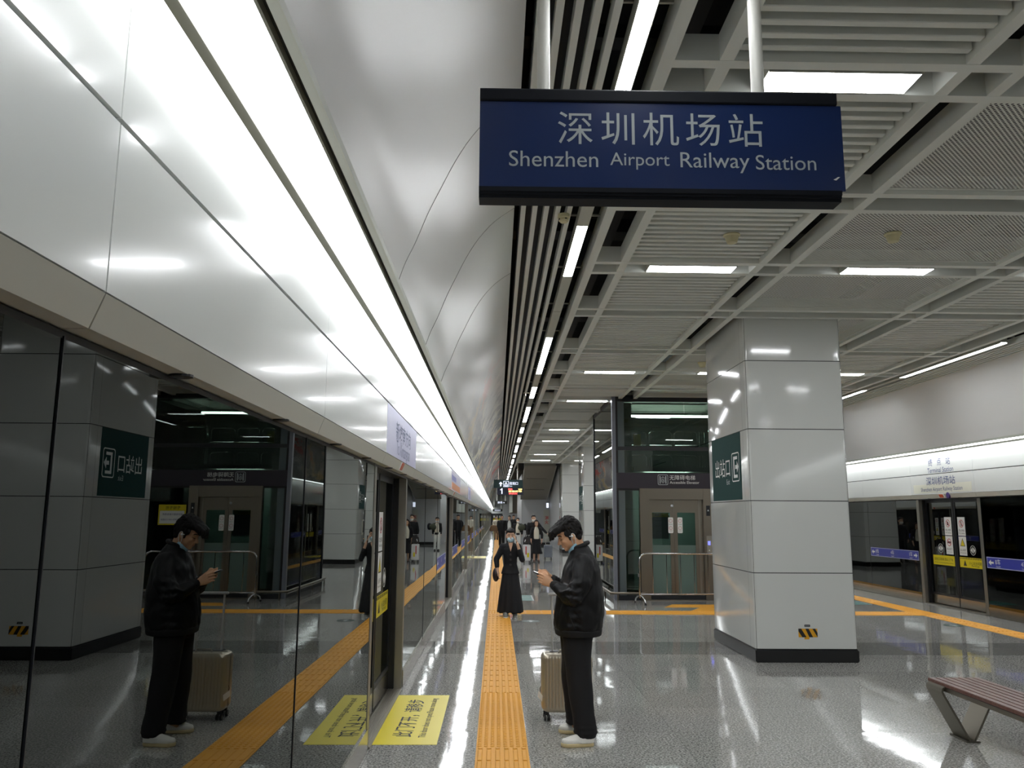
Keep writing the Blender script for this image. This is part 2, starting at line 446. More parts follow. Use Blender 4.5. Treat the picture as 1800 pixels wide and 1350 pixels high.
# fascia, cove and glass screens are modules seen along local y, viewer right = local x
MOD = 2.29
def frame_of(side, y):
    return ((GL, y, 0), math.pi/2) if side < 0 else ((GR, y, 0), -math.pi/2)
W2 = MOD/2-.003
def lower_fascia():
    r = empty('fascia_cladding'); tag(r, None, 'wall panel')
    b = LB(); b.prism([(-.085,2.20),(-.085,2.593),(-.065,2.593),(-.065,2.20)], 0, -W2, W2); b.build('panel_face', 'enamel', r)
    b = LB(); b.prism([(-.085,2.196),(-.055,2.117),(.03,2.117),(.03,2.135),(-.045,2.135),(-.07,2.196)], 0, -W2, W2); b.build('cream_edge', 'cream', r)
    for k in (-.55, .55):
        b = LB(); b.lathe((k, -.028, 2.109), [(.026,0),(.034,.002),(.034,.009),(.02,.009)], 16); b.build('sensor_ring', 'blackmetal', r)
    return r
def upper_fascia():
    r = empty('fascia_cladding'); tag(r, None, 'wall panel')
    b = LB(); b.prism([(-.085,2.607),(-.085,3.012),(-.06,3.012),(-.06,2.607)], 0, -W2, W2); b.build('panel_face', 'enamel', r)
    b = LB(); b.prism([(-.06,3.0),(-.02,3.0),(-.02,3.012),(-.06,3.012)], 0, -W2, W2); b.build('top_return', 'cream', r)
    return r
CM = 1.815
CZ = 3.05
def cove():
    r = empty('cove_light'); tag(r, None, 'light'); c2 = CM/2-.004
    b = LB(); b.box(-c2, c2, -.295, -.102, CZ, CZ+.015); b.build('diffuser', 'cove', r)
    b = LB(); b.prism([(-.305,CZ),(-.295,CZ),(-.295,CZ+.02),(-.102,CZ+.02),(-.102,CZ-.006),(-.052,CZ-.006),(-.052,CZ+.12),(-.305,CZ+.12)], 0, -CM/2, CM/2); b.build('housing', 'cove_frame', r)
    return r
M['cove_frame'] = mat('olive_frame', (104, 101, 86), .5)
struct('trim_3', MB().box(GL-.03, GL+.02, Y0, Y1, 3.012, 3.25), 'trim'); struct('trim_4', MB().box(GR-.02, GR+.03, Y0, Y1, 3.012, 3.25), 'trim')
for i, (sg, gx) in enumerate(((1, GL), (-1, GR))):
    X = lambda d: gx - sg*d
    struct('trim_%d' % (5+3*i), MB().prism([(X(-.328),CZ),(X(-.362),CZ),(X(-.362),CZ+.035),(X(-.328),CZ+.06)], 1, Y0, Y1), 'trim')
    struct('trim_%d' % (6+3*i), MB().prism([(X(-.305),CZ+.03),(X(-.328),CZ+.03),(X(-.328),CZ+.12),(X(-.305),CZ+.12)], 1, Y0, Y1), 'seam')
    struct('trim_%d' % (7+3*i), MB().prism([(X(-.06),2.592),(X(-.02),2.592),(X(-.02),2.608),(X(-.06),2.608)], 1, Y0, Y1), 'seam')
FARY = 58.0
SIDE = {-1: ('left', 'white vault'), 1: ('right', 'far')}
def run_modules(builder, ystart, step, side, lab, group, ynear):
    proto = builder(); first = True; n = 0; j = 0
    y = ystart
    while y < FARY:
        if y+step/2 > ynear:
            (loc, rz) = frame_of(side, y)
            if n < 9: place(proto, first, loc, rz, lab % ordw(n))
            else: place(proto, first, loc, rz, group[0], group[1])
            n += 1; first = False
        y += step
    return y-step/2
LN = {-1: 'left', 1: 'right'}
def door_center(side): return 7.465 if side < 0 else 15.96
for side in (-1, 1):
    s = LN[side]; yn = .3 if side < 0 else 12.2; off = door_center(side) % MOD - MOD
    e1 = run_modules(lower_fascia, off, MOD, side, 'lower white fascia panel over the '+s+' glass screens, %s in view along the row',
        ('lower white fascia panel far along the '+s+' platform edge', 'far lower fascia panels on the '+s), yn)
    e2 = run_modules(upper_fascia, off, MOD, side, 'upper white fascia panel under the '+s+' cove light, %s in view along the row',
        ('upper white fascia panel far along the '+s+' platform edge', 'far upper fascia panels on the '+s), yn)
    ec = run_modules(cove, 3.35-CM/2-CM*7+CM*3, CM, side, 'glowing white cove light above the '+s+' fascia, %s in view along the row',
        ('glowing cove light far along the '+s+' platform edge', 'far cove lights on the '+s), .3 if side < 0 else 12.0)
    X = lambda d: (GL if side < 0 else GR) + side*d
    i = 20+10*(side > 0)
    for nm, pr, m in (('trim_%d' % i, [(X(-.085),2.20),(X(-.085),2.593),(X(-.065),2.593),(X(-.065),2.20)], 'enamel'),
                      ('trim_%d' % (i+1), [(X(-.085),2.607),(X(-.085),3.012),(X(-.06),3.012),(X(-.06),2.607)], 'enamel'),
                      ('trim_%d' % (i+2), [(X(-.085),2.196),(X(-.055),2.117),(X(.03),2.117),(X(.03),2.196)], 'cream')):
        struct(nm, MB().prism(pr, 1, e1, Y1), m)
        struct(nm+'_near', MB().prism(pr, 1, Y0, 10.235 if side > 0 else off+MOD/2), m)
    struct('trim_%d' % (i+3), MB().box(min(X(-.295), X(-.102)), max(X(-.295), X(-.102)), ec, Y1, CZ, CZ+.015), 'cove')
    struct('trim_%d' % (i+4), MB().box(min(X(-.295), X(-.102)), max(X(-.295), X(-.102)), Y0, -.28 if side < 0 else 10.61, CZ, CZ+.015), 'cove')

# ------------------------------------------------------------------ glass screens
def screen_panel(strip):
    r = empty('glass_screen'); tag(r, None, 'glass panel')
    b = LB(); b.box(-W2, W2, 0, .012, .165, 2.095); b.build('glass_pane', 'glass', r)
    b = LB(); b.box(-W2, W2, -.012, .03, .005, .165); b.build('kick_plate', 'mirror_steel', r)
    b = LB(); b.box(-MOD/2, MOD/2, 0, .03, 2.095, 2.112); b.build('top_gasket', 'black', r)
    b = LB(); b.box(-MOD/2, -W2, -.004, .02, .005, 2.1); b.box(-MOD/2, -MOD/2+.09, .016, .03, .02, 2.1); b.build('mullion', 'blackmetal', r)
    if strip:
        b = LB(); b.box(-1.1, 1.1, -.0025, 0, .848, 1.048); q = b.build('car_number_strip', 'blue', r)
        b = LB(); o, u, v = (0, -.0025, .948), X_, Z_
        for x0, x1, z0, z1 in ((-1.09,1.09,-.094,-.088),(-1.09,1.09,.088,.094),(-1.09,-1.084,-.094,.094),(1.084,1.09,-.094,.094)):
            b.plate([(x0,z0),(x1,z0),(x1,z1),(x0,z1)], o, u, v, .001)
        b.build('white_border', 'white', q)
        b = LB(); b.plate(arrow(.15,.1,math.pi,-.97,0), o, u, v, .001); b.build('arrow', 'white', q)
        b = LB(); b.plate(arrow(.15,.1,0,.97,0), o, u, v, .001); b.build('arrow', 'white', q)
        for t, x in (('8车', -.77), ('4车', -.05), ('1车', .77)):
            text(t, (x, -.0025, .968), u, v, 'white', q, size=.105, th=.001)
            text('Coach'+t[0], (x, -.0025, .888), u, v, 'white', q, size=.04, th=.001)
    return r
def no_sign(q, o, kind):
    u, v = X_, Z_
    if kind == 'tri':
        b = LB(); b.plate([(-.085,-.06),(.085,-.06),(0,.095)], o, u, v, .0006); b.build('warning_triangle', 'ink', q)
        b = LB(); b.plate([(-.065,-.05),(.065,-.05),(0,.073)], o, u, v, .001); b.build('triangle_face', 'yellow', q)
    else:
        b = LB()
        if kind == 'hand': b.plate([(-.03,-.03),(.02,-.045),(.03,.0),(.0,.04),(-.03,.03)], o, u, v, .0006)
        elif kind == 'person':
            b.plate(circ(.014, 12, 0, .042), o, u, v, .0006); b.plate([(-.022,-.05),(-.008,-.05),(0,-.01),(.01,-.05),(.024,-.05),(.012,.025),(-.012,.025)], o, u, v, .0006)
        else: b.plate([(-.055,-.018),(.055,-.018),(.055,.018),(-.055,.018)], o, u, v, .0006)
        b.build('pictogram', 'ink', q)
        b = LB(); b.ringplate((0,0), .062, .074, o, u, v, .001)
        b.plate([(-.05,.04),(-.04,.05),(.05,-.04),(.04,-.05)], o, u, v, .0009); b.build('red_circle', 'red', q)
def screen_door(decals=True):
    r = empty('platform_screen_door'); tag(r, None, 'platform door')
    H = 2.095; h = MOD/2; LF = .125
    for s in (-1, 1):
        b = LB(); b.box(*sorted((s*h, s*(h-.10))), -.004, .068, .005, H); b.build('door_post', 'steel_dark', r)
        b = LB(); b.box(*sorted((s*h, s*(h-.13))), .068, .19, .005, H); b.build('rubber_seal', 'black', r)
    b = LB(); b.box(-h, h, .0, .15, 2.095, 2.116); b.build('door_header', 'blackmetal', r)
    b = LB(); b.box(-h+.1, h-.1, -.015, .16, .0, .012)
    for k in range(9): b.box(-h+.1, h-.1, -.008+k*.015, -.002+k*.015, .012, .017)
    b.build('threshold', 'steel_dark', r)
    for s in (-1, 1):
        x0, x1 = sorted((s*.012, s*(h-.13)))
        b = LB(); b.box(x0, x1, LF, LF+.03, .2, .24); b.box(x0, x1, LF, LF+.03, H-.06, H); b.box(*sorted((s*.012, s*.06)), LF, LF+.03, .2, H-.06)
        b.box(*sorted((s*(h-.17), s*(h-.13))), LF, LF+.03, .2, H-.06)
        f = b.build('door_leaf', 'blackmetal', r)
        b = LB(); b.box(x0, x1, LF-.002, LF+.03, .03, .2); b.build('leaf_kick_plate', 'mirror_steel', f)
        b = LB(); b.box(x0+.03, x1-.03, LF+.008, LF+.02, .19, H-.05); b.build('leaf_glass', 'glass', f)
        b = LB(); b.box(*sorted((0, s*.014)), LF-.005, LF+.035, .03, H); b.build('edge_rubber', 'black', f)
        if not decals: continue
        yy = LF+.0065
        for zc, kd in ((1.57, 'hand' if s < 0 else 'person'), (1.20, 'lean' if s < 0 else 'tri')):
            xc = s*.235; b = LB(); b.box(xc-.125, xc+.125, yy, yy+.0015, zc-.178, zc+.178); q = b.build('notice_sheet', 'white', f)
            no_sign(q, (xc, yy, zc+.055), kd)
            t = {'hand': '禁止倚靠', 'person': '禁止跨越', 'lean': '禁止扒门', 'tri': '当心夹手'}[kd]
            text(t, (xc, yy, zc-.075), X_, Z_, 'ink', q, width=.19, th=.0008)
            text({'hand': 'No leaning', 'person': 'No crossing', 'lean': 'Do not force the door', 'tri': 'Mind your hands'}[kd], (xc, yy, zc-.13), X_, Z_, 'ink', q, width=.19, th=.0008)
        b = LB(); b.plate(circ(.095, 28), (s*.56, yy+.001, 1.13), X_, Z_, .001); q = b.build('opening_decal', 'ink', f)
        b = LB(); o = (s*.56, yy, 1.13); b.ringplate((0,0), .085, .091, o, X_, Z_, .0018)
        for g in (-1, 1): b.plate([(g*.012,-.055),(g*.075,0),(g*.012,.055)] if g > 0 else [(g*.012,.055),(g*.075,0),(g*.012,-.055)], o, X_, Z_, .0018)
        b.build('decal_arrows', 'white', q)
        xa, xb = sorted((s*.09, s*.87)); b = LB(); b.box(xa, xb, yy, yy+.0015, .80, .99); q = b.build('warning_strip', 'yellow', f)
        xm = (xa+xb)/2
        if s < 0:
            text('如有灯闪铃响 禁止上下车', (xm, yy, .915), X_, Z_, 'ink', q, width=.68, th=.0008)
            text('Do not get on or off when the light flashes and bell rings', (xm, yy, .845), X_, Z_, 'ink', q, width=.68, th=.0008)
        else:
            b = LB()
            for k in range(14):
                xx = xa+.02+k*.054; b.plate([(xx,.955),(xx+.026,.955),(xx+.012,.985),(xx-.014,.985)], (0, yy, 0), X_, Z_, .0008)
            b.plate([(xa+.12,.83),(xa+.23,.83),(xa+.175,.94)], (0, yy, 0), X_, Z_, .0008); b.build('hazard_marks', 'ink', q)
            text('小心站台间隙', (xm+.12, yy, .89), X_, Z_, 'ink', q, width=.40, th=.0008)
            text('Mind the gap', (xm+.12, yy, .835), X_, Z_, 'ink', q, width=.25, th=.0008)
    return r
for side in (-1, 1):
    s = LN[side]; dc = door_center(side); near = .3 if side < 0 else 11.5
    plain, strip, door = screen_panel(False), screen_panel(True), screen_door()
    for p in (plain, strip, door): p['used'] = 0
    y = dc-MOD*5; n = nd = 0; k = -5
    while y < FARY:
        if y+MOD/2 > near:
            kk = k % 4; loc, rz = frame_of(side, y)
            if kk == 0: pr = door
            elif kk in (1, 3) and not (side < 0 and k in (-1, 1)): pr = strip
            else: pr = plain
            first = not pr['used']; pr['used'] = 1
            if kk == 0:
                place(pr, first, loc, rz, 'sliding platform screen door with warning stickers, %s door along the %s platform edge' % (ordw(nd), s)); nd += 1
            else:
                lab = 'dark glass screen%s, %s along the %s platform edge' % (' with blue number strip' if pr is strip else '', ordw(n), s)
                if n < 12: place(pr, first, loc, rz, lab)
                elif pr is strip: place(pr, first, loc, rz, 'dark glass screen with blue strip far along the %s platform edge' % s, 'far glass panels with blue strips on the '+s)
                else: place(pr, first, loc, rz, 'dark plain glass screen far along the %s platform edge' % s, 'far plain glass panels on the '+s)
                n += 1
            if kk == 0:
                # warning lamp over the door, on the cream edge
                q = empty('door_signal_lamp', loc, rz); tag(q, 'small orange signal lamp above the %s door of the %s glass screens' % (ordw(nd-1), s), 'signal lamp')
                q['label'] = q['label']
                b = LB(); b.prism([(-.092,2.192),(-.062,2.122),(-.045,2.122),(-.075,2.196)], 0, -.10, .10); b.build('lamp_base', 'white', q)
                b = LB(); b.prism([(-.096,2.188),(-.068,2.126),(-.060,2.126),(-.09,2.192)], 0, -.08, .06); b.build('lamp_lens', mat('orange_lens', (205, 84, 40), .35), q)
        y += MOD; k += 1
    yf = y-MOD/2
    for p in (plain, strip, door): del p['used']
    for o in bpy.data.objects:
        if 'used' in o: del o['used']
    X = lambda d: (GL if side < 0 else GR) + side*d
    i = 40+5*(side > 0)
    struct('window_%d' % (1 if side < 0 else 2), MB().box(*sorted((X(0), X(.012))), yf, Y1, .165, 2.095), 'glass')
    mm = MB(); yy = yf
    while yy < Y1: mm.box(*sorted((X(-.02), X(.06))), yy, yy+.07, 0, 2.1); yy += MOD*2
    struct('trim_%d' % i, mm, 'steel_dark')
    struct('trim_%d' % (i+1), MB().box(*sorted((X(-.012), X(.03))), yf, Y1, 0, .165), 'mirror_steel')
    yb = (dc-MOD*5) if side < 0 else dc
    while yb+MOD/2 <= near: yb += MOD
    if side > 0:
        yb = dc-MOD*5
        while yb+MOD/2 <= near: yb += MOD
    struct('window_%d' % (3 if side < 0 else 4), MB().box(*sorted((X(0), X(.012))), Y0, yb-MOD/2, .165, 2.095), 'glass')
    struct('trim_%d' % (i+2), MB().box(*sorted((X(-.012), X(.03))), Y0, yb-MOD/2, 0, .165), 'mirror_steel')

# ------------------------------------------------------------------ ceiling
ZC = 4.24
PAIRS = [2.33, 4.165, 6.01, 7.81, 9.66]; BAY = 9.73
pairs = [p+BAY*k for k in range(-1, 4) for p in PAIRS]
pairs = [p for p in pairs if p > -3 and p < 41.2]
XB = [.893, 1.225, 2.615, 2.935, 5.02, 5.335, 6.70, 7.10]     # beams running along the platform
YE = pairs[-1]+.42
for x in XB:
    struct('ceiling_beam', B(x, x+.08, -3, YE if 1 < x < 7 else 60, ZC, ZC+.16), 'ceil')
for p in pairs:
    for d in (0, .34):
        struct('ceiling_beam', B(.973, 7.10, p+d, p+d+.08, ZC-.002, ZC+.16), 'ceil')
def slat_panel(wx, ly):
    r = empty('slatted_ceiling_tray'); tag(r, None, 'ceiling panel')
    b = LB(); n = int(ly/.113); st = ly/n
    for k in range(n):
        y = -ly/2+st*(k+.5); b.prism([(y-.025,.14),(y-.025,.045),(y-.021,.04),(y+.021,.04),(y+.025,.045),(y+.025,.14)], 0, -wx/2+.01, wx/2-.01)
    b.build('slats', 'ceil', r)
    b = LB()
    for x in (-wx/2+.14, wx/2-.14): b.box(x-.02, x+.02, -ly/2, ly/2, .14, .17)
    b.build('carrier_rail', 'duct', r)
    return r
def perf_panel(wx, ly):
    r = empty('perforated_ceiling_tray'); tag(r, None, 'ceiling panel')
    b = LB(); b.add([(-wx/2+.03,-ly/2+.03,.04),(wx/2-.03,-ly/2+.03,.04),(wx/2-.03,ly/2-.03,.04),(-wx/2+.03,ly/2-.03,.04)], [(0,1,2,3)]); b.build('perforated_sheet', 'perf', r)
    b = LB()
    for x0, x1, y0, y1 in ((-wx/2,wx/2,-ly/2,-ly/2+.03),(-wx/2,wx/2,ly/2-.03,ly/2),(-wx/2,-wx/2+.03,-ly/2,ly/2),(wx/2-.03,wx/2,-ly/2,ly/2)): b.box(x0, x1, y0, y1, .035, .075)
    b.build('frame', 'ceil', r)
    return r
protos = {}
rows = [(pairs[i]+.42, pairs[i+1]) for i in range(len(pairs)-1)]
ri = 0
for (a, c) in rows:
    if c < 3.2: continue
    if a < 17.37 < c: c = 17.355
    ly = c-a-.004; yc = (a+c)/2
    bayrow = ly > 1.6
    cells = [('slat', 1.305, 2.615, 'left'), ('perf', 3.015, 5.02, 'middle'), ('slat', 5.415, 6.70, 'right')]
    if bayrow: cells[1] = ('perf', 4.44, 5.02, 'middle')
    for kind, x0, x1, nm in cells:
        if 17.0 < yc < 21.3 and nm != 'left': continue
        if nm == 'left' and yc > 17 and yc < 21.3: x1 = 2.46
        key = (kind, round(x1-x0, 3), round(ly, 2)); first = key not in protos
        if first: protos[key] = (slat_panel if kind == 'slat' else perf_panel)(x1-x0, ly)
        nn = 'slatted' if kind == 'slat' else 'perforated'
        if ri < 9: place(protos[key], first, ((x0+x1)/2, yc, ZC), 0, 'grey %s ceiling panel in the %s bay, %s row of the grid from the camera' % (nn, nm, ordw(ri)))
        else: place(protos[key], first, ((x0+x1)/2, yc, ZC), 0, 'small distant grey %s ceiling panel in the %s bay' % (nn, nm), 'distant %s panels of the %s bay' % (nn, nm))
    ri += 1
# long slats beside the vaults
for sd in (0, 1):
    for k in range(5 if sd == 0 else 6):
        x = .18+.0965*k if sd == 0 else 7.955-.088*k
        o = B(x, x+.04, -3, 60, ZC, ZC+.09).build('louvre_blade', 'ceil')
        tag(o, 'long pale ceiling slat running down the platform, %s from the %s vault' % (ordw(k), 'left white' if sd == 0 else 'right grey'), 'ceiling slat')
def linear(L, lit):
    r = empty('linear_ceiling_light'); tag(r, None, 'light')
    b = LB(); b.prism([(-.052,0),(-.052,.09),(.052,.09),(.052,0),(.047,0),(.047,.012),(-.047,.012),(-.047,0)], 1, -L/2, L/2); b.build('housing', 'fixture', r)
    b = LB(); b.box(-.046, .046, -L/2+.01, L/2-.01, .002, .012)
    b.build('diffuser' if lit else 'blank_cover', 'lamp' if lit else 'fixture', r)
    return r
pat = 'LLUL'  # lit and blank lengths of the row, read off the photograph
lin_l, lin_u = linear(1.51, True), linear(1.51, False); used = set()
y = 2.30; n = nu = nl = 0
seq = 'LLULUULLULULLULULULLULULLULULLULULLULUL'
for k, c in enumerate(seq):
    if y > 58: break
    pr = lin_l if c == 'L' else lin_u; first = c not in used; used.add(c)
    q = nl if c == 'L' else nu
    wd = 'lit white' if c == 'L' else 'unlit blank'
    if q < 6: place(pr, first, (.733, y+.755, ZC), 0, '%s length of the left linear ceiling light, %s %s one from the camera' % (wd, ordw(q), wd.split()[0]))
    else: place(pr, first, (.733, y+.755, ZC), 0, 'distant %s length of the left linear ceiling light' % wd, 'distant %s lengths of the left light row' % wd)
    if c == 'L': nl += 1
    else: nu += 1
    y += 1.51
y = 11.42; n = 0
for k, c in enumerate('LLULLULLULLULULLULULLULLUL'):
    if y > 36: break
    pr = copy_tree(lin_l if c == 'L' else lin_u)
    pr.location = (7.355, y+.755, ZC); wd = 'lit white' if c == 'L' else 'unlit blank'
    pr['label'] = '%s length of the right linear ceiling light, %s length along the row' % (wd, ordw(n)) if n < 6 else 'distant %s length of the right linear ceiling light' % wd
    if 'group' in pr: del pr['group']
    if n >= 6: pr['group'] = 'distant %s lengths of the right light row' % wd
    n += 1; y += 1.51
def cross_light():
    r = empty('ceiling_light'); tag(r, None, 'light')
    b = LB(); b.prism([(-.115,0),(-.115,.10),(.115,.10),(.115,0),(.108,0),(.108,.008),(-.108,.008),(-.108,0)], 0, -.445, .445); b.build('housing', 'fixture', r)
    b = LB(); b.box(-.438, .438, -.107, .107, .001, .008); b.build('diffuser', 'lamp', r)
    return r
cl = cross_light(); first = True; n = 0
for i, p in enumerate(sorted(pairs)):
    rel = (p-4.165) % BAY
    if not (rel < .1 or abs(rel-3.645) < .1): continue
    for x, nm in ((1.98, 'left'), (4.01, 'middle'), (6.04, 'right')):
        if 17.0 < p < 21 and x > 3: continue
        if p < 3 : lab, g = 'bright ceiling light crossing the grid above the camera', 'lights behind the camera'
        elif n < 5: lab, g = 'bright ceiling light in the %s bay, %s light row from the camera' % (nm, ordw(n)), None
        else: lab, g = 'distant bright ceiling light strip in the %s bay' % nm, 'distant light strips of the %s bay' % nm
        place(cl, first, (x, p+.21, ZC-.006), 0, lab, g); first = False
    if p >= 3: n += 1
# services in the dark void
for k, (x0, x1, y0, y1, z0, z1) in enumerate(((.2, .55, 2, 30, 4.75, 4.95), (1.0, 1.2, 0, 40, 4.6, 4.7), (2.7, 2.9, 0, 40, 4.85, 5.0), (5.05, 5.3, 0, 40, 4.8, 4.95), (.0, 8, 8.9, 9.2, 4.95, 5.1), (0, 8, 5.0, 5.15, 4.9, 5.0), (0, 8, 13.0, 13.3, 4.95, 5.1))):
    struct('ceiling_duct', B(x0, x1, y0, y1, z0, z1), 'duct')
# hangers of the light row
hb = MB()
for k in range(16): hb.box(.565, .893, 2.30+1.51*k-.008, 2.30+1.51*k+.008, ZC+.1, ZC+.115)
struct('trim_60', hb, 'trim')
hb = MB()
for k in range(17): hb.box(7.18, 7.52, 11.42+1.51*k-.008, 11.42+1.51*k+.008, ZC+.09, ZC+.105)
struct('trim_61', hb, 'trim')
# domes and detectors
def bell(c, label):
    r = empty('smoke_detector', c); tag(r, label, 'detector')
    MB().lathe(c, [(.075,0),(.078,-.012),(.066,-.02)], 20).build('base_plate', 'beige', r, smooth=True)
    MB().lathe((c[0],c[1],c[2]-.018), [(.064,0),(.056,-.03),(.05,-.05),(.044,-.062),(.0,-.07)], 20).build('sensor_head', 'beige', r, smooth=True)
bell((2.13, 7.08, 4.275), 'cream smoke detector on the near left slatted panel')
bell((3.58, 7.0, 4.275), 'cream smoke detector on the perforated ceiling panel')
bell((3.42, 13.3, 4.275), 'cream smoke detector peeking out left of the near column')
r = empty('round_detector', (.545, 6.53, 4.235)); tag(r, 'round slotted detector hung between the left ceiling slats', 'detector')
MB().lathe((.545, 6.53, 4.235), [(.05,0),(.052,-.03),(.045,-.035)], 20).build('base_ring', 'beige', r, smooth=True)
MB().lathe((.545, 6.53, 4.20), [(.04,0),(.043,-.02),(.03,-.034),(0,-.036)], 20).build('slotted_cap', 'beige', r, smooth=True)
for k in range(4):
    a = k*1.57+.4; MB().box(.545+.038*math.cos(a)-.008, .545+.038*math.cos(a)+.008, 6.53+.038*math.sin(a)-.008, 6.53+.038*math.sin(a)+.008, 4.184, 4.194).build('slot', 'ink', r)
r = empty('dome_camera', (1.245, 6.03, 4.24)); tag(r, 'white half dome on the ceiling beam just under the blue sign', 'dome')
MB().lathe((1.245, 6.03, 4.236), [(.075,0),(.075,-.01),(.068,-.012)], 24).build('mount_ring', 'offwhite', r, smooth=True)
MB().lathe((1.245, 6.03, 4.226), [(.066,0),(.06,-.03),(.042,-.055),(.018,-.068),(0,-.07)], 24).build('dome_cover', 'offwhite', r, smooth=True)
r = empty('sprinkler_bracket', (.57, 16.6, 4.24)); tag(r, 'small pale sprinkler clipped across two left ceiling slats', 'sprinkler')
B(.53, .66, 16.57, 16.63, 4.225, 4.239).build('clip_bar', 'ceil', r)
MB().cyl((.57, 16.6, 4.225), (.57, 16.6, 4.17), .018).build('nozzle', 'steel', r)
# ------------------------------------------------------------------ hanging station sign
def station_sign():
    r = empty('station_sign', (.70, 3.33, 3.05)); tag(r, 'big navy blue hanging sign with white station name under the ceiling grid', 'sign')
    xl, xr, yf, yb = -.088, 1.497, 3.30, 3.40
    B(xl, xr-.004, yf+.006, yb-.006, 3.118, 3.505).build('sign_box', 'navy', r)
    B(xl, xr, yf, yf+.005, 3.112, 3.508).build('face_panel', 'navy', r, bevel=.002)
    MB().prism([(3.295,3.508),(3.29,3.513),(3.29,3.558),(3.297,3.566),(3.403,3.566),(3.41,3.558),(3.41,3.508)], 0, xl, xr-.02).build('top_rail', 'rail_black', r)
    b = MB(); b.prism([(3.292,3.112),(3.292,3.092),(3.298,3.09),(3.298,3.080),(3.306,3.078),(3.306,3.066),(3.394,3.066),(3.394,3.078),(3.402,3.076),(3.402,3.09),(3.408,3.092),(3.408,3.112)], 0, xl, xr-.02); b.build('bottom_rail', 'rail_black', r)
    for x in (.192, 1.150):
        MB().cyl((x, 3.35, 3.56), (x, 3.35, 5.3), .029, n=20).build('hanger_pole', 'offwhite', r, smooth=True)
    o = (0, yf, 0)
    for ch, x in zip('深圳机场站', (.327, .513, .700, .884, 1.072)):
        text(ch, (x, yf, 3.387), X_, Z_, 'letter', r, size=.165, name='station_character')
    for t, x0, x1, zz in (('Shenzhen', .040, .425, 3.243), ('Airport', .477, .735, 3.237), ('Railway', .782, 1.083, 3.235), ('Station', 1.110, 1.373, 3.2395)):
        text(t, ((x0+x1)/2, yf, zz), X_, Z_, 'letter', r, width=x1-x0, name='station_name')
    b = MB(); b.plate([(0,0),(.012,-.004),(.03,.012),(.02,.012),(.012,.006)], (1.445, yf, 3.165), X_, Z_, .0012); b.build('scuff_mark', 'white', r)
station_sign()

# ------------------------------------------------------------------ columns
SEAMS = [.156, 1.052, 1.925, 2.817, 3.69, 4.40]
def column(x0, x1, y0, y1, label):
    r = empty('column', ((x0+x1)/2, (y0+y1)/2, 0)); tag(r, label, 'column')
    B(x0+.012, x1-.012, y0+.012, y1-.012, .1, 4.42).build('core', 'seam', r)
    b = B(x0-.006, x1+.006, y0-.006, y1+.006, 0, .152); b.build('skirting', 'skirt', r, bevel=.012)
    for a, c in zip(SEAMS[:-1], SEAMS[1:]):
        MB().prism(rr(x0, x1, y0, y1, .045), 2, a+.005, c-.005).build('cladding_ring', 'col', r, smooth=True)
    b = MB()
    for yy in (y0+.20, y1-.12): b.box(x0-.0006, x0+.004, yy-.002, yy+.002, .16, 4.24)
    b.build('panel_joint', mat('grey_joint', (120, 122, 120), .6), r)
    return r
def rr(x0, x1, y0, y1, rad): return rrect(x1-x0, y1-y0, rad, 5, (x0+x1)/2, (y0+y1)/2)
CX0, CX1 = 3.135, 4.378
column(CX0, CX1, 10.09, 12.0, 'large white panelled column with black base nearest the camera')
column(CX0, CX1, 29.54, 31.3, 'white panelled column with a green exit sign just left of the elevator glass')
column(CX0, CX1, 39.27, 41.1, 'farther white panelled column beside the grey stair wall')
def exit_board(y0, y1, label):
    x = CX0-.002; r = empty('exit_sign', (x, (y0+y1)/2, 2.38)); tag(r, label, 'sign')
    B(x-.004, x+.002, y0, y1, 1.945, 2.812).build('green_board', 'green', r)
    u, v = -Y_, Z_; xs = x-.004; yc = (y0+y1)/2
    text('出站口', (xs, yc+.16, 2.385), u, v, 'white', r, size=.27, width=.72)
    text('Exit', (xs, yc-.10, 2.19), u, v, 'letter', r, size=.10)
    o = (xs, yc-.46, 2.37)
    outer = rrect(.33, .38, .04); b = MB()
    n = len(outer); inner = rrect(.30, .35, .03)
    A = [Vector(o)+u*p[0]+v*p[1]+Vector((-.0015,0,0)) for p in outer]; Bq = [Vector(o)+u*p[0]+v*p[1]+Vector((-.0015,0,0)) for p in inner]
    b.add(A+Bq, [(i, (i+1)%n, n+(i+1)%n, n+i) for i in range(n)])
    b.plate([(-.09,-.14),(.08,-.14),(.08,-.10),(-.05,-.10),(-.05,.10),(.08,.10),(.08,.14),(-.09,.14)], o, u, v, .0015)
    b.plate(arrow(.14,.15,0,.06,0), o, u, v, .0015); b.build('exit_pictogram', 'white', r)
exit_board(10.40, 11.78, 'dark green exit sign with white characters on the near column side')
exit_board(29.85, 31.1, 'small distant dark green exit sign on the column left of the elevator')
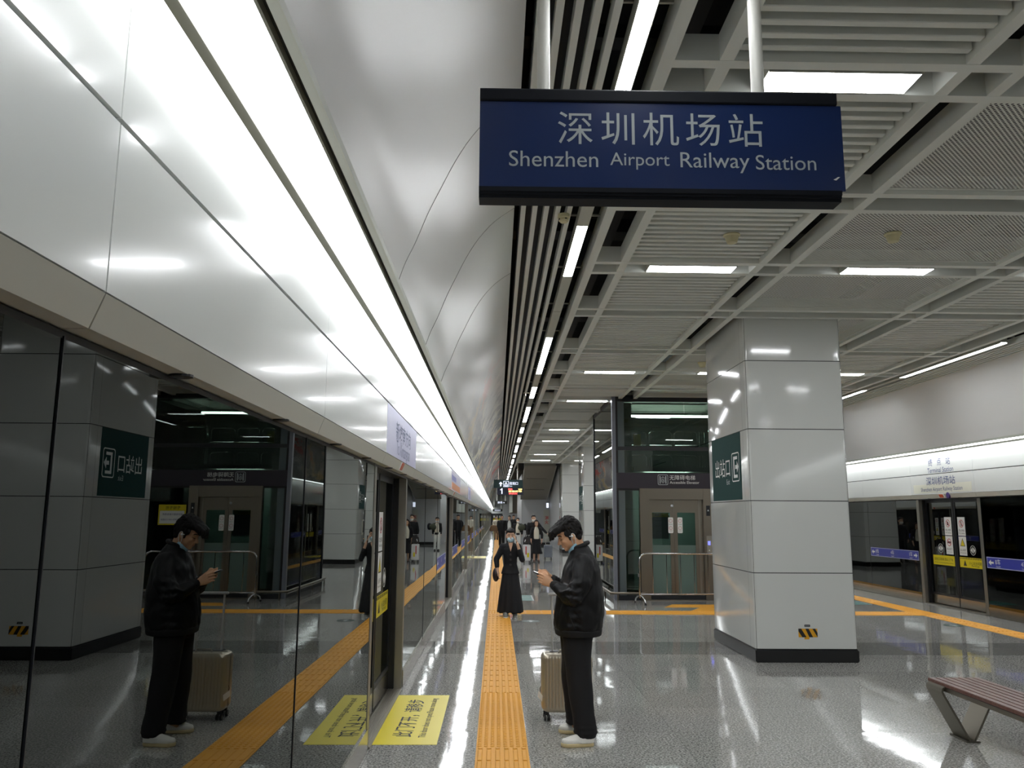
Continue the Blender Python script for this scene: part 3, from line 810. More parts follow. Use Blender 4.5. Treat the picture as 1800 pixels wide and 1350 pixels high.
def column_sticker():
    r = empty('hazard_sticker', (3.775, 10.086, .35)); tag(r, 'black and yellow striped sticker low on the near column front', 'sticker')
    x0, x1, z0, z1, y = 3.657, 3.888, .296, .396, 10.0885
    B(x0, x1, y, y+.003, z0, z1).build('sticker_base', mat('amber_vinyl', (216, 156, 24), .4), r)
    b = MB()
    for pts in ([(.0,.1),(.035,.1),(.095,.0),(.045,0),(0,.07)], [(.085,.1),(.125,.1),(.15,.05),(.175,.0),(.13,0)], [(.17,.1),(.205,.1),(.231,.05),(.231,.0)]):
        b.plate(pts, (x0, y, z0), X_, Z_, .001)
    b.build('black_stripe', 'ink', r)
    B(x0+.07, x0+.13, y, y+.003, .272, .296).build('torn_corner', mat('amber_vinyl', (216, 156, 24), .4), r)
    r = empty('socket_label', (3.768, 10.086, .43)); tag(r, 'tiny black label just above the striped sticker on the column', 'label')
    B(3.734, 3.802, y, y+.003, .417, .443).build('label_plate', 'ink', r)
    text('▲ 220V', (3.768, y, .43), X_, Z_, 'letter', r, width=.05)
column_sticker()
r = empty('fire_cabinet', (3.12, 30.9, 1.3)); tag(r, 'narrow grey and black call box on the side of the column left of the elevator', 'call box')
B(3.10, 3.136, 30.72, 31.1, .98, 1.55).build('cabinet_body', 'fixture', r); B(3.095, 3.1, 30.78, 31.04, 1.08, 1.5).build('cabinet_door', 'ink', r)

# ------------------------------------------------------------------ elevator
def elevator():
    x0, x1, y0, y1 = 2.47, 5.62, 17.37, 20.85
    r = empty('elevator', (4.04, 19.1, 0)); tag(r, 'dark glass walled accessible elevator with steel doors behind the near column', 'elevator')
    Sd = mat('slate_frame', (70, 78, 82), .4); G = 'lift_glass'
    B(x0, x0+.075, y0-.01, y0+.10, 0, 4.40).build('corner_post', mat('grey_frame', (116, 120, 130), .35), r)
    for (a, c, d, e) in ((x1-.08, x1, y0, y0+.08), (x0, x0+.06, y1-.08, y1), (x1-.08, x1, y1-.08, y1)): B(a, c, d, e, 0, 4.40).build('corner_post', 'blackmetal', r)
    B(x0+.075, x0+.12, y0+.0, y0+.06, 0, 4.3).build('corner_seal', 'black', r)
    B(x0+.12, x0+.26, y0+.01, y0+.03, 0, 4.3).build('grey_glass_fin', mat('grey_glass', (88, 98, 100), .12), r)
    for z0, z1, m, nm in ((4.18, 4.32, 'blackmetal', 'head_rail'), (3.125, 3.205, 'blackmetal', 'mid_rail'), (2.27, 2.315, 'black', 'shadow_gap'), (0, .10, 'blackmetal', 'base_rail')):
        B(x0+.075, x1, y0-.005, y0+.05, z0, z1).build(nm, m, r)
    s = B(x0+.075, x1, y0-.02, y0+.05, 2.315, 2.645).build('name_band', 'purple', r)
    text('无障碍电梯', (3.955, y0-.02, 2.548), X_, Z_, 'white', s, width=.55)
    text('Accessible Elevator', (4.0, y0-.02, 2.445), X_, Z_, 'white', s, width=.63)
    o = (3.54, y0-.02, 2.50); b = MB()
    outer, inner = rrect(.22, .22, .03), rrect(.198, .198, .024); n = len(outer)
    b.add([Vector(o)+X_*p[0]+Z_*p[1]-Y_*.0015 for p in outer+inner], [(i, (i+1)%n, n+(i+1)%n, n+i) for i in range(n)])
    for xx in (-.062, .062): b.plate([(xx-.011,-.08),(xx+.011,-.08),(xx+.011,.08),(xx-.011,.08)], o, X_, Z_, .0015)
    for p in ([(-.04,-.05),(.04,-.05),(.04,-.042),(-.04,-.042)], [(-.04,.042),(.04,.042),(.04,.05),(-.04,.05)], [(-.04,-.05),(-.033,-.05),(-.033,.05),(-.04,.05)], [(.033,-.05),(.04,-.05),(.04,.05),(.033,.05)],
              [(-.012,.055),(.012,.055),(0,.08)], [(-.012,-.055),(.012,-.055),(0,-.08)], [(-.008,.03),(.004,.03),(.004,0),(.02,-.03),(.012,-.034),(-.008,-.004)]): b.plate(p, o, X_, Z_, .0015)
    b.ringplate((-.004,-.014), .018, .024, o, X_, Z_, .0015); b.build('elevator_pictogram', 'letter', s)
    # upper glazing, lower left glazing
    for a, c, z0, z1 in ((x0+.26, 4.04, 3.205, 4.18), (4.04, x1-.08, 3.205, 4.18), (x0+.26, 4.04, 2.645, 3.125), (4.04, x1-.08, 2.645, 3.125), (x0+.26, 3.03, .10, 2.27), (5.0, x1-.08, .10, 2.27)):
        B(a+.003, c-.003, y0+.012, y0+.026, z0, z1).build('glass_pane', G, r)
    # left flank and back
    for a, c in ((y0+.10, 19.1), (19.1, y1-.08)):
        B(x0+.02, x0+.034, a+.004, c-.004, .10, 4.2).build('side_pane', G, r)
        B(x1-.034, x1-.02, a+.004, c-.004, .10, 4.2).build('side_pane', G, r)
    B(x0+.01, x0+.05, y0+.1, y1, 0, .10).build('side_rail', 'blackmetal', r); B(x0+.01, x0+.05, y0+.1, y1, 4.2, 4.34).build('side_rail', 'blackmetal', r)
    B(x0+.06, x1-.08, y1-.03, y1-.016, .1, 4.2).build('back_pane', G, r)
    # steel door surround
    fx0, fx1 = 3.03, 4.575
    for a, c in ((fx0, fx0+.20), (fx1-.20, fx1)): B(a, c, y0-.06, y0+.10, 0, 2.315).build('door_jamb', 'steel', r, bevel=.004)
    B(fx0+.20, fx1-.20, y0-.05, y0+.10, 2.085, 2.315).build('door_lintel', 'steel', r)
    B(fx0+.2, fx1-.2, y0-.05, y0+.12, 0, .02).build('door_sill', 'steel', r)
    B(4.30, 4.375, y0+.07, y0+.1, .02, 2.085).build('inner_jamb', 'steel_dark', r)
    yd = y0+.07
    for s2, a, c in ((-1, 3.23, 3.765), (1, 3.77, 4.30)):
        b = B(a, c, yd, yd+.03, 1.81, 2.085); b.box(a, a+.075, yd, yd+.03, .02, 1.81); b.box(c-.075, c, yd, yd+.03, .02, 1.81); b.box(a, c, yd, yd+.03, .02, .14)
        f = b.build('sliding_door', 'steel', r)
        B(a+.07, c-.07, yd+.01, yd+.02, 1.13, 1.82).build('door_window', G, f)
        B(a+.07, c-.07, yd+.012, yd+.022, .13, 1.13).build('frosted_panel', mat('frosted_glass', (96, 118, 111), .35), f)
        xc = 3.70 if s2 < 0 else 3.90
        MB().prism(rrect(.105, .33, .02, 4, xc, 1.545), 1, yd-.003, yd).build('safety_sticker', 'white', f)
        b = MB()
        for zz in (1.635, 1.485): b.ringplate((xc, zz), .03, .036, (0, yd-.003, 0), X_, Z_, .001)
        b.build('sticker_ring', 'red', f)
        text('禁止倚靠', (xc, yd-.003, 1.565), X_, Z_, 'ink', f, width=.075, th=.0008)
        text('小心夹手', (xc, yd-.003, 1.425), X_, Z_, 'ink', f, width=.075, th=.0008)
    MB().cyl((3.735, yd-.004, 1.955), (3.735, yd+.002, 1.955), .028, n=20).build('door_lock', 'chrome', r)
    # notice behind the left door window
    q = B(3.305, 3.665, yd+.025, yd+.028, 1.26, 1.80).build('notice_sheet', mat('notice_paper', (150, 158, 166), .6), r)
    B(3.305, 3.665, yd+.022, yd+.025, 1.715, 1.80).build('notice_heading', 'yellow', q)
    text('乘梯须知', (3.46, yd+.022, 1.757), X_, Z_, 'ink', q, width=.18, th=.001)
    for t, z in (('请勿倚靠轿厢门', 1.64), ('禁止携带易燃物品', 1.53), ('儿童须有成人陪同', 1.42)): text(t, (3.44, yd+.025, z), X_, Z_, 'ink', q, width=.16, th=.001)
    # call buttons
    q = B(4.435, 4.515, y0-.066, y0-.06, 1.745, 1.96).build('floor_indicator', 'blackmetal', r)
    b = MB(); b.plate([(-.018,-.016),(.018,-.016),(0,.02)], (4.475, y0-.066, 1.86), X_, Z_, .001); b.build('up_arrow', 'white', q)
    q = B(4.425, 4.535, y0-.066, y0-.06, .92, 1.33).build('call_panel', 'steel_dark', r)
    B(4.45, 4.50, y0-.068, y0-.066, 1.14, 1.22).build('blue_display', emit('led_blue', (80, 90, 255), 1.6), q)
    text('1', (4.475, y0-.068, 1.18), X_, Z_, 'white', q, size=.05)
    for z in (1.03, .97): MB().cyl((4.475, y0-.07, z), (4.475, y0-.066, z), .012).build('call_button', 'white', q)
    # yellow headed notice right of the doors
    q = B(4.63, 5.20, y0-.012, y0-.004, 1.50, 1.92).build('rider_notice', 'yellow', r)
    B(4.66, 5.17, y0-.014, y0-.012, 1.53, 1.79).build('notice_field', 'white', q)
    text('专梯专用', (4.9, y0-.012, 1.855), X_, Z_, 'ink', q, width=.3, th=.001)
    text('请有需要的乘客使用', (4.9, y0-.014, 1.72), X_, Z_, 'navytext', q, width=.42, th=.001)
    text('请勿携带大件行李乘梯', (4.93, y0-.014, 1.61), X_, Z_, 'navytext', q, width=.42, th=.001)
    # inside of the shaft
    Dk = mat('shaft_panel', (52, 62, 58), .6)
    B(x0+.3, x1-.3, y1-.5, y1-.46, 0, 4.2).build('shaft_wall', Dk, r)
    B(2.78, 2.95, y0+.35, y0+.5, 0, 4.2).build('guide_rail', mat('pale_guide', (92, 104, 98), .5), r)
    B(3.0, 5.2, y0+.5, y0+2.2, 2.70, 2.80).build('car_roof', Dk, r)
    B(3.35, 3.75, y0+.7, y0+.9, 2.72, 2.78).build('roof_unit', 'ceil', r)
    for z0, z1 in ((2.80, 3.08), (3.30, 3.62)):
        for a in (2.85, 3.42, 3.99):
            MB().tube([(a, y0+.8, z0), (a, y0+.8, z1-.05), (a+.05, y0+.8, z1), (a+.45, y0+.8, z1), (a+.5, y0+.8, z1-.05), (a+.5, y0+.8, z0), (a, y0+.8, z0)], .012, 6).build('shaft_railing', 'chrome', r)  # railing frames that show in the upper glass, built inside the shaft
        for k in range(6): MB().cyl((4.55+.07*k, y0+.8+.05*k, z0-.1), (4.55+.07*k, y0+.8+.05*k, z1), .012, n=8).build('shaft_bar', 'chrome', r)
    B(2.95, 4.9, y0+1.2, y0+1.3, 4.0, 4.04).build('shaft_fill_light', emit('added_fill', (235, 245, 235), 30.0), r)  # unseen fill light added to brighten the dark shaft
    B(2.98, 5.2, y0+1.7, y0+1.75, .05, 2.7).build('car_wall', mat('car_lining', (104, 124, 120), .5), r); B(3.3, 4.3, y0+.6, y0+.9, 2.62, 2.66).build('car_fill_light', MATS['added_fill'], r)  # second fill light, added so the car shows through the door windows
    B(3.06, 3.22, y0+.75, y0+.78, 3.3, 3.55).build('control_box', mat('amber_box', (170, 150, 40), .5), r)
elevator()
def foot_rail():
    r = empty('foot_rail', (2.4, 18, 0)); tag(r, 'low steel kick rail wrapped round the elevator glass', 'rail')
    MB().tube([(3.06, 17.05, .17), (2.42, 17.05, .17), (2.36, 17.10, .17), (2.36, 20.7, .17)], .025, 10).build('rail_tube', 'steel', r, smooth=True)
    MB().tube([(2.36, 17.12, .13), (2.36, 20.7, .13)], .012, 8).build('lower_bar', 'steel_dark', r, smooth=True)
    for (x, y) in ((3.0, 17.05), (2.5, 17.05), (2.36, 18.0), (2.36, 19.3), (2.36, 20.6)): MB().cyl((x, y, 0), (x, y, .16), .015, n=8).build('rail_leg', 'steel', r)
    r = empty('bumper_rail', (4.75, 17.05, 0)); tag(r, 'short low steel rail right of the elevator door', 'rail')
    MB().tube([(4.56, 17.05, .19), (5.5, 17.05, .19)], .025, 10).build('rail_tube', 'steel', r, smooth=True)
    for x in (4.6, 5.45): MB().cyl((x, 17.05, 0), (x, 17.05, .18), .015, n=8).build('rail_leg', 'steel', r)
foot_rail()
def barrier():
    r = empty('crowd_barrier', (3.9, 16.6, 0)); tag(r, 'chrome tube crowd barrier standing in front of the elevator doors', 'barrier')
    y = 16.6; xa, xb = 2.872, 5.1
    pts = [(xa, y, .12), (xa, y, .84)] + [(xa+.15-.15*math.cos(t), y, .84+.15*math.sin(t)) for t in (.3,.6,.9,1.2,1.57)] + [(xb-.15, y, .99)] + [(xb-.15+.15*math.sin(t), y, .84+.15*math.cos(t)) for t in (.4,.8,1.2,1.57)] + [(xb, y, .12)]
    MB().tube(pts, .019, 12).build('frame_tube', 'chrome', r, smooth=True)
    MB().tube([(xa, y, .19), (xb, y, .21)], .014, 10).build('bottom_bar', 'chrome', r, smooth=True)
    for k in range(7):
        x = xa+.27+.278*k; MB().cyl((x, y, .195), (x, y, .985), .0075, n=8).build('upright_bar', 'chrome', r)
    for x in (xa, xb):
        f = MB().tube([(x-.06, y+.22, .03), (x-.05, y+.20, .10), (x-.02, y+.10, .155), (x, y, .165), (x+.03, y-.10, .155), (x+.06, y-.2, .10), (x+.07, y-.22, .03)], .016, 10).build('curved_foot', 'chrome', r, smooth=True)
        for dx, dy in ((-.06, .22), (.07, -.22)): MB().cyl((x+dx, y+dy, 0), (x+dx, y+dy, .045), .024, .02, 12).build('rubber_cap', 'black', f)
    MB().box(xa-.03, xa-.015, y-.01, y+.01, .53, .60).build('hook', 'chrome', r)
barrier()

# ------------------------------------------------------------------ bench
def bench():
    r = empty('bench', (3.74, 6.1, 0)); tag(r, 'brown timber slat bench on steel V legs at the right edge', 'bench')
    ya, yb = 5.15, 6.86; z = .44
    n = 7; wdt = .43/n
    for k in range(n):
        x = 3.525+wdt*k; b = B(x+.004, x+wdt-.004, ya, yb, z-.028, z); b.build('seat_slat', 'wood', r, bevel=.004)
    for x0 in (3.53, 3.90): B(x0, x0+.05, ya+.02, yb-.02, z-.062, z-.03).build('side_rail', 'steel', r)
    for yy in (6.72, 5.25):
        t = .016
        c = [(3.500, z-.075), (3.508, z-.045), (3.535, z-.032), (3.56, z-.03)]
        def band(p, nm):
            b = MB(); P = [Vector((x, 0, zz)) for x, zz in p]; out = []
            for i, q in enumerate(P):
                d = (P[min(i+1, len(P)-1)]-P[max(i-1, 0)]).normalized(); nn = Vector((-d.z, 0, d.x)); out.append((q, nn))
            pr = [(q.x+nn.x*t/2, q.z+nn.z*t/2) for q, nn in out]+[(q.x-nn.x*t/2, q.z-nn.z*t/2) for q, nn in reversed(out)]
            b.prism(pr, 1, yy-.12, yy+.12); b.build(nm, 'bench_steel', r, bevel=.003)
        band([(3.70,.012), (3.515, z-.085), (3.506, z-.062), (3.512, z-.042), (3.53, z-.032), (3.56, z-.030), (3.62, z-.030)], 'leg')
        band([(3.735,.012), (3.915, z-.10), (3.925, z-.06), (3.92, z-.04), (3.90, z-.03), (3.85, z-.03)], 'leg')
        b = B(3.665, 3.775, yy-.125, yy+.125, 0, .014); b.build('foot_plate', 'bench_steel', r, bevel=.003)
bench()

# ------------------------------------------------------------------ tactile paving
def bars(mb, x0, x1, y0, y1, along='y'):
    # raised bars, six across
    if along == 'y':
        n = 6; st = (x1-x0)/n; y = y0
        while y < y1-.05:
            ye = min(y+.275, y1)
            for k in range(n):
                c = x0+st*(k+.5); mb.prism([(c-.019,.005),(c-.012,.0105),(c+.012,.0105),(c+.019,.005)], 1, y+.01, ye-.01)
            y += .29
    else:
        n = 8; st = (y1-y0)/n; x = x0
        while x < x1-.05:
            xe = min(x+.275, x1)
            for k in range(n):
                c = y0+st*(k+.5); mb.prism([(c-.019,.005),(c-.012,.0105),(c+.012,.0105),(c+.019,.005)], 0, x+.01, xe-.01)
            x += .29
def dots(mb, x0, x1, y0, y1, p=.048):
    y = y0+p/2
    while y < y1:
        for k in range(8):
            x = x0+(x1-x0)*(k+.5)/8
            rings = [[(x+r*math.cos(a*1.0472), y+r*math.sin(a*1.0472), z) for a in range(6)] for r, z in ((.017,.005),(.0115,.0105))]
            mb.loft(rings, True)
        y += p
def tactile():
    r = empty('tactile_paving', (.055, 20, 0)); tag(r, 'orange tactile paving strip running along the left platform edge', 'tactile paving')
    x0, x1 = -.138, .25
    B(x0, x1, -2, 120, 0, .005).build('strip_base', 'tactile', r)
    b = MB(); bars(b, x0, x1, 3.2, 6.45); b.build('guide_bars', 'tactile', r)
    b = MB(); bars(b, x0, x1, 8.35, 14.9); b.build('guide_bars', 'tactile', r)
    b = MB(); bars(b, x0, x1, 15.4, 32); b.build('guide_bars', 'tactile', r)
    b = MB(); dots(b, x0, x1, 6.45, 8.35); b.build('warning_studs', 'tactile', r)
    b = MB(); dots(b, x0, x1, 14.9, 15.4); b.build('warning_studs', 'tactile', r)
    r = empty('tactile_paving', (7.83, 20, 0)); tag(r, 'orange tactile paving strip running along the right platform edge', 'tactile paving')
    x0, x1 = 7.66, 8.05
    B(x0, x1, 4, 120, 0, .005).build('strip_base', 'tactile', r)
    b = MB(); bars(b, x0, x1, 10.5, 14.9); b.build('guide_bars', 'tactile', r)
    b = MB(); bars(b, x0, x1, 17.0, 28); b.build('guide_bars', 'tactile', r)
    b = MB(); dots(b, x0, x1, 14.9, 17.0); b.build('warning_studs', 'tactile', r)
    r = empty('tactile_paving', (4, 15.2, 0)); tag(r, 'orange tactile paving strip crossing the platform in front of the elevator', 'tactile paving')
    x0, x1, ya, yb = .252, 7.658, 14.9, 15.42
    B(x0, x1, ya, yb, 0, .005).build('strip_base', 'tactile', r)
    b = MB(); bars(b, x0, x1, ya, yb, 'x'); b.build('guide_bars', 'tactile', r)
    r = empty('tactile_paving', (3.9, 16, 0)); tag(r, 'orange tactile paving branch turning from the crossing strip to the elevator door', 'tactile paving')
    b = MB(); b.prism([(3.25,16.05),(3.95,16.05),(3.60,15.42),(4.62,15.42),(4.62,16.55),(3.5,16.55)], 2, 0, .005); b.build('strip_base', 'tactile', r)
    b = MB(); dots(b, 4.15, 4.55, 15.5, 16.5); b.build('warning_studs', 'tactile', r)
tactile()

# ------------------------------------------------------------------ floor stickers
def floor_notice():
    r = empty('floor_sticker', (-.69, 7.4, 0)); tag(r, 'large yellow floor sticker with black characters in front of the near left door', 'sticker')
    B(-.938, -.44, 6.535, 8.255, .0, .002).build('sticker_sheet', 'yellow', r)
    text('此门不开，请移步', (-.73, 7.40, .002), Y_, -X_, 'ink', r, size=.165, width=1.30, th=.0008, bold=.012)
    text('This door does not open,Please move along', (-.565, 7.42, .002), Y_, -X_, 'ink', r, width=1.38, th=.0008, bold=.008)
floor_notice()
r = empty('floor_sticker', (-.69, 34.9, 0)); tag(r, 'distant yellow floor sticker on the left platform edge near the platform sign', 'sticker')
B(-.938, -.44, 34.0, 35.75, .0, .002).build('sticker_sheet', 'yellow', r)
text('此门不开，请移步', (-.73, 34.9, .002), Y_, -X_, 'ink', r, size=.165, width=1.30, th=.0008)
def round_sticker(x, y, label):
    r = empty('round_floor_sticker', (x, y, 0)); tag(r, label, 'sticker')
    MB().lathe((x, y, 0), [(.15,0),(.15,.002),(.149,.0022)], 32).build('sticker_disc', mat('sticker_green', (40, 66, 56), .4), r)
    b = MB(); b.plate(arrow(.2,.14,1.57), (x, y, .0022), X_, Y_, .0008); b.build('arrow_mark', 'letter', r)
round_sticker(.58, 13.90, 'round dark green floor sticker just right of the walking woman')
round_sticker(7.46, 13.55, 'round dark floor sticker beside the right tactile strip')
def green_mat(x0, x1, y0, y1, label, t):
    r = empty('green_floor_sign', ((x0+x1)/2, (y0+y1)/2, 0)); tag(r, label, 'sticker')
    B(x0, x1, y0, y1, 0, .002).build('sign_sheet', mat('teal_vinyl', (66, 120, 112), .4), r)
    B(x1, x1+.03, y0, y1, 0, .002).build('pale_edge', 'letter', r)
    text(t, ((x0+x1)/2, (y0+y1)/2, .002), X_, Y_, 'letter', r, width=(x1-x0)*.6)
green_mat(.45, .76, 17.2, 18.35, 'teal green rectangular floor sticker right of the walking woman', '出口')
green_mat(7.05, 7.55, 16.7, 17.5, 'dark teal floor sticker beside the far right tactile strip', '出口')

# ------------------------------------------------------------------ fascia prints
def lav_poster():
    x = GL+.085
    r = empty('destination_poster', (x, 7.46, 2.4)); tag(r, 'pale lavender poster with destination text on the left fascia above the door', 'poster')
    B(x, x+.002, 6.325, 8.60, 2.203, 2.592).build('poster_sheet', 'lav', r)
    text('新塘南方向', (x+.002, 7.46, 2.435), Y_, Z_, 'lavtext', r, size=.17, width=1.15, th=.0008, bold=.01)
    text('To Xintangnan', (x+.002, 7.46, 2.275), Y_, Z_, 'lavtext', r, width=1.05, th=.0008)
lav_poster()
def lav_far(y, label):
    x = GL+.085
    r = empty('destination_poster', (x, y, 2.4)); tag(r, label, 'poster')
    B(x, x+.002, y-1.14, y+1.14, 2.203, 2.592).build('poster_sheet', 'lav', r)
    text('新塘南方向', (x+.002, y, 2.435), Y_, Z_, 'lavtext', r, size=.17, width=1.15, th=.0008, bold=.01)
    text('To Xintangnan', (x+.002, y, 2.275), Y_, Z_, 'lavtext', r, width=1.05, th=.0008)
lav_far(7.465+4*MOD*2, 'distant lavender destination poster on the left fascia, third door along')
def advert():
    x = GL+.085; y = 7.465+4*MOD
    r = empty('fascia_advert', (x, y, 2.4)); tag(r, 'violet and orange banner on the left fascia past the lavender poster', 'poster')
    B(x, x+.002, y-1.1, y+2.6, 2.203, 2.592).build('banner_sheet', mat('violet_orange', (198, 196, 216), .3), r)
    B(x+.002, x+.003, y-1.0, y+.6, 2.40, 2.5).build('violet_stripe', mat('violet_print', (120, 122, 190), .3), r)
    B(x+.002, x+.003, y-1.0, y+2.4, 2.23, 2.36).build('orange_stripe', mat('orange_print', (226, 150, 100), .3), r)
advert()
def right_prints():
    x = GR-.085; yc = 15.95
    r = empty('terminal_lettering', (x, yc, 2.7)); tag(r, 'blue Terminal Station lettering on the upper right fascia', 'lettering')
    for ch, dy in (('终', .32), ('点', 0), ('站', -.32)): text(ch, (x-.001, yc+dy, 2.832), -Y_, Z_, 'navytext', r, size=.165, th=.001, name='station_character')
    text('Terminal Station', (x-.001, yc-.02, 2.672), -Y_, Z_, 'navytext', r, width=.94, th=.001)
    r = empty('station_name_panel', (x, yc, 2.3)); tag(r, 'Shenzhen Airport Railway Station name strip on the lower right fascia', 'sign')
    B(x-.002, x, yc-1.05, yc+1.05, 2.225, 2.40).build('pale_strip', mat('pale_strip', (212, 212, 196), .35), r)
    text('深圳机场站', (x-.002, yc, 2.46), -Y_, Z_, 'navytext', r, size=.18, width=1.05, th=.001, name='station_character')
    text('Shenzhen Airport Railway Station', (x-.002, yc, 2.285), -Y_, Z_, 'navytext', r, width=1.5, th=.001)
    r = empty('round_fascia_badge', (x, 15.75, 2.16)); tag(r, 'small round purple badge under the right station name', 'badge')
    MB().cyl((x-.006, 15.72, 2.165), (x+.03, 15.72, 2.165), .06, n=20).build('badge_disc', mat('badge_purple', (58, 40, 110), .4), r)
right_prints()

# ------------------------------------------------------------------ far bulkheads, stairs, signs
struct('wall_stair', MB().box(1.60, 3.2, 49.4, 49.7, 0, 4.24), 'wallgrey')
struct('wall_stair_side', MB().box(3.2, 3.5, 41.15, 49.7, 0, 4.3), 'wallgrey')
struct('baseboard_stair', B(1.60, 3.2, 49.36, 49.4, 0, .16), 'skirt')
r = empty('stair_soffit', (2.2, 45, 3.4)); tag(r, 'dark grey sloping underside of the stairs at the far platform', 'stair underside')
MB().prism([(41.4,4.24),(49.35,2.70),(49.35,2.95),(43.0,4.24),(43.0,5.299),(41.4,5.299)], 0, 1.42, 3.0).build('sloping_soffit', 'soffit', r)
b = MB()
for k in (1, 2):
    t = k/3; y, z = 41.4+7.95*t, 4.24-1.54*t; b.box(1.6, 2.7, y-.02, y+.02, z-.012, z+.02)
b.build('soffit_joint', 'seam', r)
MB().prism([(41.2,4.24),(49.35,2.68),(49.35,4.24)], 0, 3.0, 3.03).build('side_cheek', 'trim', r)
r = empty('stair_soffit', (1.6, 75, 3)); tag(r, 'smaller far dark stair underside beyond the hanging platform sign', 'stair underside')
MB().prism([(64,4.24),(80,1.95),(80,2.3),(68,4.24),(68,5.299),(64,5.299)], 0, 1.25, 2.3).build('sloping_soffit', 'soffit', r)
MB().box(1.22, 1.25, 64, 80, 2.0, 4.24).build('side_cheek', 'trim', r)
struct('wall_far_stair', MB().box(.70, 7.5, 84, 84.4, 0, 4.24), 'wallgrey')
struct('wall_stair_return', MB().box(1.5, 1.6, 49.4, 60, 0, 4.24), 'wallgrey')
struct('wall_hall', MB().box(3.5, 7.0, 60, 60.3, 0, 4.24), 'wallgrey')
r = empty('wall_cabinet', (3.0, 49.3, 1.6)); tag(r, 'pale fire hydrant cabinet with red characters on the grey stair wall', 'cabinet')
B(2.82, 3.18, 49.31, 49.358, .2, 2.1).build('cabinet_door', 'trim', r)
text('消', (3.0, 49.31, 1.62), X_, Z_, 'red', r, size=.24, bold=.02); text('火', (3.0, 49.31, 1.36), X_, Z_, 'red', r, size=.24, bold=.02)
r = empty('wall_lamp', (3.05, 49.3, 2.4)); tag(r, 'little white lit panel high on the grey stair wall', 'light')
B(2.99, 3.12, 49.26, 49.38, 2.22, 2.5).build('lit_panel', 'signlit', r); B(2.97, 3.14, 49.3, 49.4, 2.2, 2.52).build('panel_frame', 'trim', r)
def platform_sign():
    y = 43.0; k = 1.265; sx = lambda v: v*k; sz = lambda v: 1.72+(v-1.72)*k
    r = empty('platform_sign', (.6, y, 3.2)); tag(r, 'distant hanging platform 1 sign with green exit board and red display', 'sign')
    B(sx(-.13), sx(1.08), y, y+.12, sz(2.865), sz(3.205)).build('green_board', 'darkgreen', r); B(sx(.012), sx(1.10), y, y+.12, sz(2.585), sz(2.86)).build('navy_board', mat('night_navy', (22, 28, 52), .4), r)
    for x in (.86, .06): MB().cyl((sx(x), y+.06, sz(3.2)), (sx(x), y+.06, 5.3), .034, n=12).build('hanger_pole', 'offwhite', r)
    def plates(nm, ps):
        b = MB()
        for p in ps: b.plate([(sx(q[0]), sz(q[1])) for q in p], (0, y, 0), X_, Z_, .003)
        b.build(nm, 'signlit', r)
    plates('arrow', [arrow(.19,.16,1.57,.16,3.03)])
    plates('exit_pictogram', [[(.27,2.91),(.49,2.91),(.49,2.925),(.27,2.925)], [(.27,3.135),(.49,3.135),(.49,3.15),(.27,3.15)], [(.27,2.91),(.285,2.91),(.285,3.15),(.27,3.15)], [(.475,2.91),(.49,2.91),(.49,3.15),(.475,3.15)],
              [(.31,2.94),(.45,2.94),(.45,2.965),(.31,2.965)], [(.31,2.965),(.33,2.965),(.33,3.03),(.31,3.03)], [(.43,2.965),(.45,2.965),(.45,3.03),(.43,3.03)], arrow(.13,.11,1.57,.38,3.05)])
    plates('platform_number', [[(.19,2.62),(.235,2.62),(.235,2.85),(.205,2.85),(.14,2.80),(.14,2.765),(.19,2.79)]])
    text('出站口', (sx(.70), y, sz(3.06)), X_, Z_, 'signlit', r, size=.17, width=.45, bold=.015, th=.003); text('Exit', (sx(.58), y, sz(2.945)), X_, Z_, 'signlit', r, width=.15, th=.003)
    for t, x, z, wd, m in (('到站', .56, 2.815, .18, 'led_red'), ('12:58', .97, 2.815, .15, 'led_yellow'), ('正在候车', .76, 2.73, .56, 'led_yellow'), ('请勿拥挤', .68, 2.635, .36, 'led_red')):
        text(t, (sx(x), y, sz(z)), X_, Z_, m, r, size=.09, width=wd*k, bold=.03, th=.003, name='led_text')
platform_sign()
def small_sign(x0, x1, y, z0, z1, label, t):
    r = empty('hanging_sign', ((x0+x1)/2, y, z0)); tag(r, label, 'sign')
    B(x0, x1, y, y+.1, z0, z1).build('sign_box', mat('dim_sign', (44, 46, 40), .4), r)
    for x in (x0+.12, x1-.12): MB().cyl((x, y+.05, z1), (x, y+.05, 4.3), .025, n=8).build('hanger_pole', 'offwhite', r)
    text(t, ((x0+x1)/2, y, (z0+z1)/2), X_, Z_, 'signlit', r, width=(x1-x0)*.6, th=.003)
small_sign(-.10, .70, 56, 2.51, 2.73, 'small dark hanging sign beneath the platform 1 sign', '换乘→')
small_sign(-.34, .49, 70, 2.09, 2.29, 'farthest tiny brown hanging sign near the end of the platform', '安全出口')
r = empty('end_gate', (-.2, 138, 0)); tag(r, 'dark glazed gate with yellow notices closing the far end of the platform', 'gate')
B(-.94, 1.0, 138, 138.1, 0, 2.1).build('gate_leaf', 'blackmetal', r)
for x in (-.6, -.1, .4): B(x, x+.36, 137.96, 138, .9, 1.3).build('yellow_notice', 'yellow', r)
for x in (-.55, -.05, .45): B(x, x+.26, 137.96, 138, 1.4, 1.75).build('white_notice', 'white', r)

